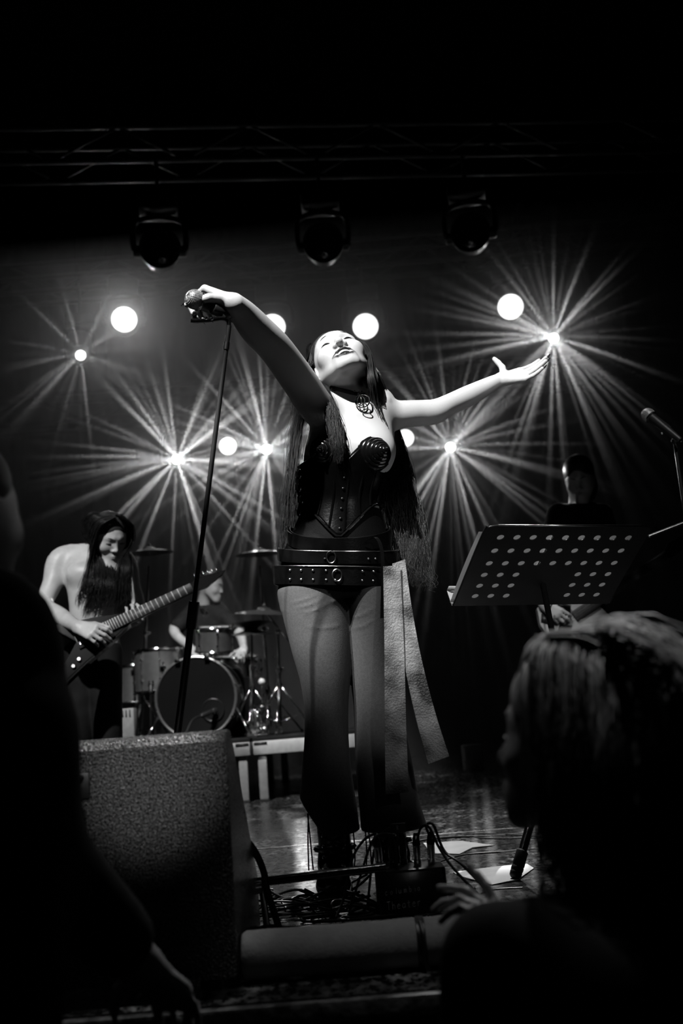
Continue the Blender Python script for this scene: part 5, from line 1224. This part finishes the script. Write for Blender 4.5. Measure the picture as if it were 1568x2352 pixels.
# ================================================================== things lying at the stage edge
# monitor speaker
wr_ = P(537, 2000, 2.02)[0]; wl_ = wr_ - .66; w0 = 2.00
wm = thing('stage_monitor', 'large wedge monitor speaker with rough black paint at the stage edge', 'speaker', ((wr_ + wl_) / 2, w0 + .2, 0))
prof = [(0, .02), (0, .455), (.012, .470), (.028, .476), (.09, .476), (.45, .14), (.45, .02)]
bm = bmesh.new(); A_ = [bm.verts.new((wl_, w0 + y, z)) for y, z in prof]; B_ = [bm.verts.new((wr_, w0 + y, z)) for y, z in prof]; n_ = len(prof)
bm.faces.new(A_); bm.faces.new(B_[::-1])
for i in range(n_): bm.faces.new((A_[i], B_[i], B_[(i + 1) % n_], A_[(i + 1) % n_]))
bmesh.ops.recalc_face_normals(bm, faces=bm.faces[:]); bmesh.ops.bevel(bm, geom=[e for e in bm.edges if abs(e.verts[0].co.x - e.verts[1].co.x) < 1e-6], offset=.010, segments=3, affect='EDGES', profile=.5)
me = bpy.data.meshes.new('cabinet'); bm.to_mesh(me); bm.free(); link('cabinet', me, M['wedge'], wm, smooth=False)
MB().ribbon([(wl_ + .05, w0 + .275, .316), (wr_ - .05, w0 + .275, .316)], np.array([0, .125, -.117]), (0, .68, .73), .006).build('grille', M['mesh'], wm)
hx = P(130, 1810, 2.0); MB().box((hx[0], w0 - .002, hx[2]), (.13, .008, .05), None, .003).build('handle_plate', M['plastic'], wm)
MB().tube(crom([(hx[0] - .05, w0 - .004, hx[2] + .015), (hx[0] - .04, w0 - .022, hx[2] + .018), (hx[0] + .04, w0 - .022, hx[2] + .018), (hx[0] + .05, w0 - .004, hx[2] + .015)], 14), .006, 8).build('handle', M['rubber'], wm)
for e in (wl_ + .06, wr_ - .06):
    for y in (w0 + .05, w0 + .40): MB().lathe((e, y, 0), (0, 0, 1), [(.018, 0), (.02, .004), (.02, .022), (.001, .022)], 14).build('foot', M['rubber'], wm)
# rolled grey mat along the edge
rl0, rl1 = P(556, 2190, 2.055), P(1172, 2150, 2.055); rl0[2] = rl1[2] = .0455
rt = thing('foam_roll', 'long grey foam roll lying along the stage edge', 'foam roll', (rl0 + rl1) / 2 * np.array([1, 1, 0]))
MB().lathe(rl0, rl1 - rl0, [(.028, .0), (.040, .002), (.045, .010)] + [(.045 + .0008 * math.sin(k * 1.7), x) for k, x in enumerate(np.linspace(.03, np.linalg.norm(rl1 - rl0) - .03, 20))] + [(.040, np.linalg.norm(rl1 - rl0) - .002), (.028, np.linalg.norm(rl1 - rl0))], 36).build('roll', M['roll'], rt)
xb = P(965, 2150, 2.06)[0]; axr = nrm(rl1 - rl0); tb = rl0 + axr * ((xb - rl0[0]) / axr[0])
MB().lathe(tb - axr * .009, axr, [(.0462, 0), (.0480, .001), (.0480, .017), (.0462, .018)], 36).build('tape_band', M['tape'], rt)
MB().tube(crom([tb + np.array([0, -.026, .042]), tb + np.array([.004, -.049, .018]), tb + np.array([.002, -.053, -.018]), tb + np.array([.008, -.055, -.040])], 10), .004, 6).build('loose_tie', M['tape'], rt)
# low stand: crossbar on a short pole
ls = thing('low_stand', 'low black stand with a level tube before the boots of the singer', 'microphone stand', (P(600, 2120, 2.42)[0], 2.42, 0))
la, lb_ = P(578, 2028, 2.42), P(885, 1992, 2.45); MB().rod(la, lb_, .0105, 14).build('level_tube', M['gloss'], ls)
jp = P(597, 2035, 2.41); MB().rod(jp + np.array([-.018, -.006, -.006]), jp + np.array([.006, -.006, -.004]), .0125, 14).build('silver_clamp', M['metal'], ls)
MB().rod(jp + np.array([.004, 0, 0]), np.array([jp[0] + .012, 2.41, .006]), .008, 10).build('pole', M['metal'], ls)
MB().ball(jp + np.array([-.03, .0, .006]), (.016, .014, .012), 8).build('wing_nut', M['plastic'], ls)
for x in (-.09, .0, .10): MB().rod(np.array([jp[0] + .012, 2.41, .03]), np.array([jp[0] + .012 + x, 2.41 - .07 + abs(x), .006]), .006, 8).build('foot', M['dmetal'], ls)
# stage box with plugs and handwriting
bxc = P(946, 2050, 2.52); bw_, bh_, bd_ = .168, .105, .11; bz = bh_ / 2 + .008
sb = thing('stage_box', 'black connector box with a handwritten name and plugs on top', 'stage box', (bxc[0], 2.52 + bd_ / 2, 0))
yaw_ = .03; SA = np.array([[math.cos(yaw_), math.sin(yaw_), 0], [-math.sin(yaw_), math.cos(yaw_), 0], [0, 0, 1]])
sbc = np.array([bxc[0], 2.52 + bd_ / 2, bz]); MB().box(sbc, (bw_, bd_, bh_), SA, .006).build('box_body', M['plastic'], sb)
STROKES = {'c': [[(.75, .75), (.4, 1), (.05, .6), (.1, .15), (.5, 0), (.8, .2)]], 'o': [[(.4, 1), (.05, .6), (.2, .05), (.6, .05), (.8, .55), (.4, 1)]], 'l': [[(.3, 1.7), (.25, 0)]], 'u': [[(.05, 1), (.1, .2), (.4, 0), (.75, .3), (.8, 1)], [(.8, 1), (.85, 0)]],
           'm': [[(.05, 0), (.05, 1)], [(.05, .75), (.3, 1), (.45, .7), (.45, 0)], [(.45, .75), (.7, 1), (.9, .7), (.9, 0)]], 'b': [[(.1, 1.7), (.1, 0)], [(.1, .75), (.5, 1), (.8, .5), (.5, 0), (.1, .2)]], 'i': [[(.3, 1), (.3, 0)], [(.3, 1.4), (.34, 1.45)]], 'a': [[(.75, .85), (.35, 1), (.05, .5), (.3, 0), (.75, .4)], [(.78, 1), (.82, 0)]],
           'T': [[(0, 1.7), (.95, 1.75)], [(.48, 1.7), (.45, 0)]], 'h': [[(.1, 1.7), (.1, 0)], [(.1, .7), (.45, 1), (.75, .7), (.75, 0)]], 'e': [[(.05, .55), (.75, .6), (.5, 1), (.1, .7), (.1, .2), (.45, 0), (.8, .15)]], 't': [[(.4, 1.5), (.4, .15), (.7, 0)], [(.05, 1), (.75, 1.05)]], 'r': [[(.1, 1), (.1, 0)], [(.1, .65), (.4, 1), (.75, .95)]], 'R': [[(.1, 0), (.1, 1.7)], [(.1, 1.7), (.7, 1.6), (.7, 1.0), (.1, .85)], [(.3, .85), (.85, 0)]]}
def write(text, o, ex, ey, h, adv, parent, r=.0009, nor=(0, -1, 0)):
    x = 0.0
    for ch in text:
        m_ = MB()
        for stq in STROKES[ch]: m_.tube(crom([o + ex * (x + u * h * .8) + ey * (v * h) + np.asarray(nor) * .0006 for u, v in stq], 4 * len(stq)), r, 5)
        m_.build('letter', M['ink'], parent, kind=None); x += adv * (.6 if ch in 'il' else 1.0)
ln1 = thing('x', 'x', 'x') if False else None
plate = MB().box(sbc + SA[1] * (-bd_ / 2 - .0006), (bw_ - .012, .0012, bh_ - .014), SA).build('front_plate', M['plastic'], sb)
fo = lambda x, z: sbc + SA[0] * x + SA[1] * (-bd_ / 2 - .0018) + np.array([0, 0, z])
dirx = nrm(SA[0] + np.array([0, 0, .05]))
write('columbia', fo(-.066, -.002), dirx, np.array([0, 0, 1.]), .0078, .0126, plate)
write('Theater', fo(-.064, -.036), dirx, np.array([0, 0, 1.]), .0105, .0122, plate)
# plugs
def xlr(name, label, base, up, cable_to):
    t = thing(name, label, 'plug', base, 'plugs in the connector box'); up = nrm(up)
    MB().lathe(base, up, [(.0095, 0), (.0095, .012), (.0085, .013), (.0085, .020), (.0095, .021), (.0095, .046), (.0075, .060), (.0048, .072), (.001, .072)], 16).build('shell', M['metal'] if label.startswith('silver') else M['dmetal'], t)
    MB().lathe(base + up * .046, up, [(.0098, 0), (.0102, .004), (.0085, .018), (.005, .030), (.001, .030)], 14).build('boot', M['rubber'], t)
    pts = [base + up * .07] + [np.asarray(c) for c in cable_to]; MB().tube(crom(pts, 26), .0034, 8).build('lead', M['cable'], t)
bt = bh_ + .008
plugs = [((-.070, .03), (-.05, 0, 1), [P(862, 1915, 2.56), P(835, 1930, 2.58), P(808, 1975, 2.58), P(790, 2060, 2.55), np.array([P(770, 2090, 2.5)[0], 2.50, .02])], 'silver plug at the left end of the connector box'),
         ((-.038, .0), (.0, 0, 1), [P(905, 1918, 2.54), P(860, 1925, 2.5), P(828, 2010, 2.47), np.array([P(800, 2090, 2.5)[0], 2.46, .03])], 'black plug in the middle of the connector box, second from the left'),
         ((-.010, .03), (.02, 0, 1), [P(925, 1905, 2.58), P(890, 1905, 2.6), P(860, 1950, 2.62), np.array([P(840, 2060, 2.6)[0], 2.62, .01])], 'black plug standing at the back of the connector box'),
         ((.022, .0), (.02, 0, 1), [P(958, 1930, 2.55), P(966, 1902, 2.55), P(985, 1900, 2.54), P(1010, 1950, 2.52), P(1050, 2005, 2.48), np.array([P(1130, 2040, 2.5)[0], 2.45, .012])], 'silver plug, fourth from the left on the connector box'),
         ((.056, .0), (.05, 0, 1), [P(990, 1925, 2.56), P(978, 1898, 2.57), P(995, 1895, 2.56), P(1020, 1955, 2.54), P(1065, 1990, 2.50), np.array([P(1150, 2035, 2.5)[0], 2.48, .010])], 'silver plug at the right end of the connector box')]
for (dx, dy), up, path, lb in plugs: xlr('audio_plug', lb, sbc + SA[0] * dx + SA[1] * dy + np.array([0, 0, bh_ / 2]), up, path)
tg = thing('cable_label', 'dark cable tag marked with a white letter above the connector box', 'label', P(913, 1904, 2.50)); tgp = MB().box(P(914, 1902, 2.502), (.036, .004, .022), SA, .001).build('tag', M['plastic'], tg)
write('R', P(911, 1906, 2.4985), SA[0], np.array([0, 0, 1.]), .0054, .006, tgp, .0008)
MB().tube(crom([P(913, 1912, 2.504), P(910, 1960, 2.52), P(912, 2000, 2.54)], 10), .003, 6).build('lead', M['cable'], tg)
ps = thing('power_strip', 'low black connector strip with three white prongs right of the box', 'power strip', FL(1055, 2062)); c_ = FL(1055, 2066); MB().box(c_ + np.array([0, .02, .014]), (.09, .04, .026), SA, .004).build('strip', M['plastic'], ps)
for k in range(3): MB().prism([(-.0025, 0), (.0025, 0), (.001, .010), (-.001, .010)], c_ + np.array([-.009 + .0105 * k, -.003, .008]), np.array([[1, 0, 0], [0, 0, 1], [0, -1, 0]]), .003).build('prong', M['white'], ps)
# papers on the floor
def sheet(pxs, label):
    t = MB(); V_ = [FL(x, y) + np.array([0, 0, .0015]) for x, y in pxs]; n_ = len(V_); t.add(V_ + [v + np.array([0, 0, .0012 + .003 * (i % 2)]) for i, v in enumerate(V_)], [tuple(range(n_))[::-1], tuple(range(n_, 2 * n_))] + [(i, (i + 1) % n_, n_ + (i + 1) % n_, n_ + i) for i in range(n_)])
    return tag(t.build('paper_sheet', M['paper'], smooth=False), label, 'paper', 'paper sheets on the floor')
sheet([(972, 1938), (990, 1963), (1055, 1963), (1085, 1950), (1136, 1943), (1060, 1935)], 'white paper sheet on the floor behind the cables, farther of the two')
sheet([(1040, 2005), (1062, 2018), (1130, 2034), (1190, 2024), (1226, 1996), (1210, 1988), (1140, 1992)], 'white paper sheet on the floor under the rubber foot, nearer of the two')
# cables: heap at the edge, loops on the floor
def cable(pts, r, label, group=None, n=40):
    o = MB().tube(crom(pts, n), r, 8).build('cable', M['cable']); return tag(o, label, 'cable', group)
rr_ = random.Random(5)
for k in range(26):
    x0 = rr_.uniform(600, 880); y0 = rr_.uniform(2062, 2112); pts = []
    c0 = FL(x0, y0); a = rr_.uniform(0, 6.28); h0 = .006 + .055 * rr_.random() * max(0, 1 - abs(x0 - 740) / 190)
    ra, rb = rr_.uniform(.05, .13), rr_.uniform(.02, .06)
    for j in range(9):
        t = a + j * .62; pts.append(c0 + np.array([ra * math.cos(t) + .006 * j, rb * math.sin(t) * .9, 0]) + np.array([0, 0, max(.005, h0 * (.55 + .5 * math.sin(t * 1.7 + k)))]))
    cable(pts, .0036 if k % 3 else .0028, 'black cable in the tangled heap before the boots of the singer', 'cables in the tangled heap')
cable([P(540, 1922, 2.35), P(566, 1932, 2.36), P(590, 1965, 2.38), P(606, 2005, 2.40), P(612, 2040, 2.40), np.array([P(640, 2100, 2.4)[0], 2.42, .01])], .0085, 'thick black cable arching out from behind the monitor speaker')
cable([FL(880, 1950), FL(1000, 1928) + np.array([0, 0, .004]), FL(1120, 1921), FL(1240, 1912), FL(1330, 1905)], .0045, 'black cable running straight along the white floor line')
cable([FL(1240, 1922), FL(1160, 1918), FL(1095, 1916), FL(1085, 1921), FL(1120, 1927), FL(1250, 1925)], .0045, 'black cable lying in a flat loop behind the farther paper')
cable([FL(980, 1990), FL(1060, 1966), FL(1150, 1958), FL(1250, 1950), FL(1330, 1950)], .0050, 'black cable passing between the two paper sheets')
cable([FL(1000, 2095), FL(1050, 2075), FL(1090, 2060), FL(1130, 2045), FL(1200, 2040)], .0036, 'thin cable curling right from the connector box along the edge')
cable([FL(905, 2098), FL(980, 2092), FL(1030, 2080), FL(1060, 2062)], .0030, 'thin cable lying just before the connector box')
pb1 = thing('effect_pedal', 'small grey pedal at the feet of the player behind the music stand', 'pedal', FL(1200, 1808)); MB().box(FL(1200, 1806) + np.array([0, .04, .022]), (.075, .12, .044), None, .006).build('case', M['alu'], pb1); MB().lathe(FL(1200, 1806) + np.array([0, .01, .044]), (0, 0, 1), [(.01, 0), (.01, .012), (.001, .012)], 12).build('switch', M['metal'], pb1)
pb2 = thing('floor_box', 'small dim box on the floor at the back, right of the swinging panel', 'box', (P(1082, 1720, 8.0)[0], 8.0, 0)); q = P(1082, 1714, 8.0); MB().box((q[0], 8.0, .10), (.15, .14, .20), None, .008).build('case', M['alu'], pb2); MB().box((q[0] - .06, 7.928, .13), (.012, .006, .09)).build('strip', M['white'], pb2)

# ================================================================== the audience in the pit
AZ = -1.16
wp = thing('person', 'blonde woman in the front row seen from behind, turned left with a raised hand', 'person', (P(1330, 1900, 1.22)[0], 1.15, AZ))
wO = P(1325, 1710, 1.26); wE, wU, wF = orient((-.80, .56, .20), (.05, 0, 1)); wh, WL, _ = head_prims(wO, wE, wU, wF, 1.0, True, False, P(1362, 1895, 1.22), (.050, .055))
wb = wh + [Loft([(AZ + .80, wO[0] + .03, 1.15, .15, .11), (AZ + .95, wO[0] + .03, 1.15, .155, .115), (AZ + 1.10, wO[0] + .03, 1.15, .13, .10), (AZ + 1.25, wO[0] + .03, 1.16, .15, .11), (AZ + 1.36, wO[0] + .03, 1.17, .165, .10), (AZ + 1.41, wO[0] + .03, 1.18, .12, .07)]).prim(.03)]
wst = P(1205, 2215, 1.36)
wb += limb([np.array([wO[0] - .13, 1.18, AZ + 1.36]), np.array([wO[0] - .17, 1.16, AZ + 1.10]), wst], [.055, .043, .026], .03) + limb([np.array([wO[0] + .20, 1.18, AZ + 1.36]), np.array([wO[0] + .25, 1.16, AZ + 1.08]), np.array([wO[0] + .18, 1.30, AZ + .95])], [.055, .043, .028], .03)
h1, _, _ = hand_prims(wst, P(1135, 2110, 1.40) - wst, np.array([-.6, .3, -.5]), False, [(-.05, .12, .08), (.35, .35, .2), (.55, .5, .3), (.65, .6, .35)], (.10, .0, -.08, -.16), ((.45, .85, .2), (.55, .75, .2), (.6, .7, .2)), .95); wb += h1
h2, _, _ = hand_prims(np.array([wO[0] + .18, 1.30, AZ + .95]), (-.3, .6, .1), (0, 0, -1), True, [(.3, .4, .3)] * 4, sc=.95); wb += h2
wleg = lambda k: limb([np.array([wO[0] - .05, 1.15, AZ + .82]), np.array([wO[0] - .06, 1.17, AZ + .46]), np.array([wO[0] - .07, 1.15, AZ + .08])], [.09 * k, .062 * k, .045 * k], .03) + limb([np.array([wO[0] + .11, 1.15, AZ + .82]), np.array([wO[0] + .12, 1.17, AZ + .46]), np.array([wO[0] + .13, 1.15, AZ + .08])], [.09 * k, .062 * k, .045 * k], .03)
wsk = sdf_mesh('body', wb + wleg(.9), .0065, M['skin2'], wp); brow_part(WL, 1.0, wsk, M['hairgray']); lash_part(WL, 1.0, wsk, M['lash'])
sdf_mesh('top', [Loft([(AZ + .78, wO[0] + .03, 1.15, .165, .125), (AZ + .95, wO[0] + .03, 1.15, .17, .13), (AZ + 1.10, wO[0] + .03, 1.15, .145, .115), (AZ + 1.25, wO[0] + .03, 1.16, .165, .125), (AZ + 1.37, wO[0] + .03, 1.17, .18, .11), (AZ + 1.425, wO[0] + .03, 1.18, .12, .075)]).prim(.03)] + limb([np.array([wO[0] - .13, 1.18, AZ + 1.36]), np.array([wO[0] - .17, 1.16, AZ + 1.10]), wst + (np.array([wO[0] - .17, 1.16, AZ + 1.10]) - wst) * .25], [.068, .056, .042], .03) + limb([np.array([wO[0] + .20, 1.18, AZ + 1.36]), np.array([wO[0] + .25, 1.16, AZ + 1.08]), np.array([wO[0] + .19, 1.28, AZ + .97])], [.068, .056, .044], .03), .010, M['dark'], wp)
sdf_mesh('trousers', [Loft([(AZ + .72, wO[0] + .03, 1.15, .17, .13), (AZ + .84, wO[0] + .03, 1.15, .175, .135), (AZ + .96, wO[0] + .03, 1.15, .165, .125)]).prim(.03)] + wleg(1.15), .012, M['jean'], wp)
for sx in (-.07, .13):
    c = np.array([wO[0] + sx, 1.15, AZ]); sdf_mesh('shoe', [rc(c + (0, 0, .08), c + (0, 0, .05), .045, .045, .02), rc(c + (0, .02, .045), c + (0, .14, .035), .04, .032, .03), el(c + (0, .05, .014), (.045, .12, .014), None, .01)], .010, M['leather'], wp)
WA = np.array([wE, wU, wF]); wl2 = lambda x, y, z: wO + (x * wE + y * wU + z * wF)
whc = sdf_mesh('hair', [el(wl2(0, .040, -.022), np.array([.088, .096, .112]), WA, .01), el(wl2(0, -.07, -.055), np.array([.088, .12, .075]), WA, .03), el(wl2(0, -.045, .105), np.array([.078, .108, .075]), WA, .012, True)], .006, M['blonde'], wp)
G = []
for k in range(12):
    a = -.9 + k * .16
    G.append(([wl2(.02 * math.sin(a), .132, .03 - .012 * k), wl2(-.072, .10, .020 - .014 * k), wl2(-.098, .01, .0 - .015 * k), wl2(-.098, -.10, -.02 - .012 * k), wl2(-.095, -.22, -.04 - .010 * k)], (.008, .014, .016, .016, .016), 60, .0010, .004))
    G.append(([wl2(.02 * math.sin(a), .134, .045 - .012 * k), wl2(.066, .105, .030 - .015 * k), wl2(.094, .02, .012 - .016 * k), wl2(.100, -.10, -.012 - .013 * k), wl2(.10, -.25, -.04 - .010 * k)], (.008, .014, .016, .017, .016), 64, .0010, .004))
for k in range(8):
    G.append(([wl2(-.05 + .014 * k, .130, .03), wl2(-.055 + .016 * k, .132, -.06), wl2(-.06 + .018 * k, .07, -.135), wl2(-.07 + .02 * k, -.06, -.150), wl2(-.07 + .02 * k, -.22, -.14)], (.010, .018, .022, .022, .022), 60, .0010, .006))
for k in range(4):                                    # tousled locks at the back of the crown
    G.append(([wl2(.02 * k, .135, .02 - .02 * k), wl2(.02 + .02 * k, .142, -.06), wl2(.01 + .025 * k, .115, -.135), wl2(.03 + .02 * k, .05, -.19), wl2(.04 + .02 * k, .02, -.215)], (.010, .016, .020, .022, .022), 50, .0010, .008))
pt_, rd_ = locks(G, 22); strands('hair_strands', pt_, rd_, M['blonde'], whc)
# dark figure at the left
lp_ = thing('person', 'dark figure of an audience member standing in the left foreground', 'person', (P(-60, 1900, 1.28)[0], 1.25, AZ))
lO = P(-112, 1190, 1.30); lE, lU, lF = orient((.35, .90, .10), (0, 0, 1)); lh, LL, _ = head_prims(lO, lE, lU, lF, 1.04, False, False, P(-125, 1420, 1.26), (.058, .064))
zt = lO[2] - .20
lb_ = lh + [Loft([(AZ + .85, lO[0] - .04, 1.22, .17, .12), (zt - .55, lO[0] - .04, 1.22, .17, .12), (zt - .25, lO[0] - .04, 1.22, .19, .13), (zt - .08, lO[0] - .04, 1.24, .20, .11), (zt, lO[0] - .04, 1.25, .11, .07)]).prim(.03)]
ls_, le_, lw_ = P(2, 1485, 1.28), P(50, 1890, 1.26), P(320, 2215, 1.42)
lb_ += limb([ls_, le_, lw_], [.062, .048, .030], .03) + limb([ls_ - np.array([.42, 0, 0]), le_ - np.array([.46, 0, 0]), le_ - np.array([.38, -.15, .22])], [.062, .048, .030], .03)
h1, _, _ = hand_prims(lw_, P(405, 2290, 1.50) - lw_, (.1, .2, -.9), True, [(.4, .5, .3)] * 4, sc=1.05); lb_ += h1
h2, _, _ = hand_prims(le_ - np.array([.38, -.15, .22]), (.2, .3, -.8), (.9, .1, .2), True, [(.3, .4, .3)] * 4, sc=1.05); lb_ += h2
lleg = lambda k: limb([np.array([lO[0] - .12, 1.22, AZ + .90]), np.array([lO[0] - .13, 1.24, AZ + .50]), np.array([lO[0] - .13, 1.22, AZ + .08])], [.10 * k, .068 * k, .048 * k], .03) + limb([np.array([lO[0] + .06, 1.22, AZ + .90]), np.array([lO[0] + .07, 1.24, AZ + .50]), np.array([lO[0] + .07, 1.22, AZ + .08])], [.10 * k, .068 * k, .048 * k], .03)
lsk = sdf_mesh('body', lb_ + lleg(.9), .010, M['skin2'], lp_)
jw = le_ + (lw_ - le_) * .80
sdf_mesh('jacket', [Loft([(AZ + .80, lO[0] - .04, 1.22, .19, .14), (zt - .55, lO[0] - .04, 1.22, .19, .14), (zt - .25, lO[0] - .04, 1.22, .21, .15), (zt - .07, lO[0] - .04, 1.24, .21, .125), (zt + .02, lO[0] - .04, 1.25, .11, .08)]).prim(.03)] + limb([P(-70, 1400, 1.27), ls_, le_, jw], [.06, .076, .064, .048], .04) + limb([ls_ - np.array([.42, 0, 0]), le_ - np.array([.46, 0, 0]), le_ - np.array([.39, -.13, .19])], [.076, .064, .048], .03), .011, M['dark'], lp_)
sdf_mesh('trousers', [Loft([(AZ + .74, lO[0] - .04, 1.22, .18, .14), (AZ + .88, lO[0] - .04, 1.22, .185, .14), (AZ + .96, lO[0] - .04, 1.22, .18, .13)]).prim(.03)] + lleg(1.12), .013, M['jean'], lp_)
for sx in (-.13, .07):
    c = np.array([lO[0] + sx, 1.22, AZ]); sdf_mesh('shoe', [rc(c + (0, 0, .08), c + (0, 0, .05), .05, .05, .02), rc(c + (0, .02, .045), c + (0, .15, .035), .044, .036, .03), el(c + (0, .05, .014), (.05, .13, .014), None, .01)], .011, M['leather'], lp_)
LA = np.array([lE, lU, lF]); ll = lambda x, y, z: lO + 1.04 * (x * lE + y * lU + z * lF)
sdf_mesh('hair', [el(ll(0, .038, -.020), np.array([.084, .092, .108]), LA, .01), el(ll(0, -.03, .085), np.array([.09, .095, .075]), LA, .012, True), el(ll(0, -.13, -.02), np.array([.09, .07, .12]), LA, .012, True)], .008, M['hair'], lp_)
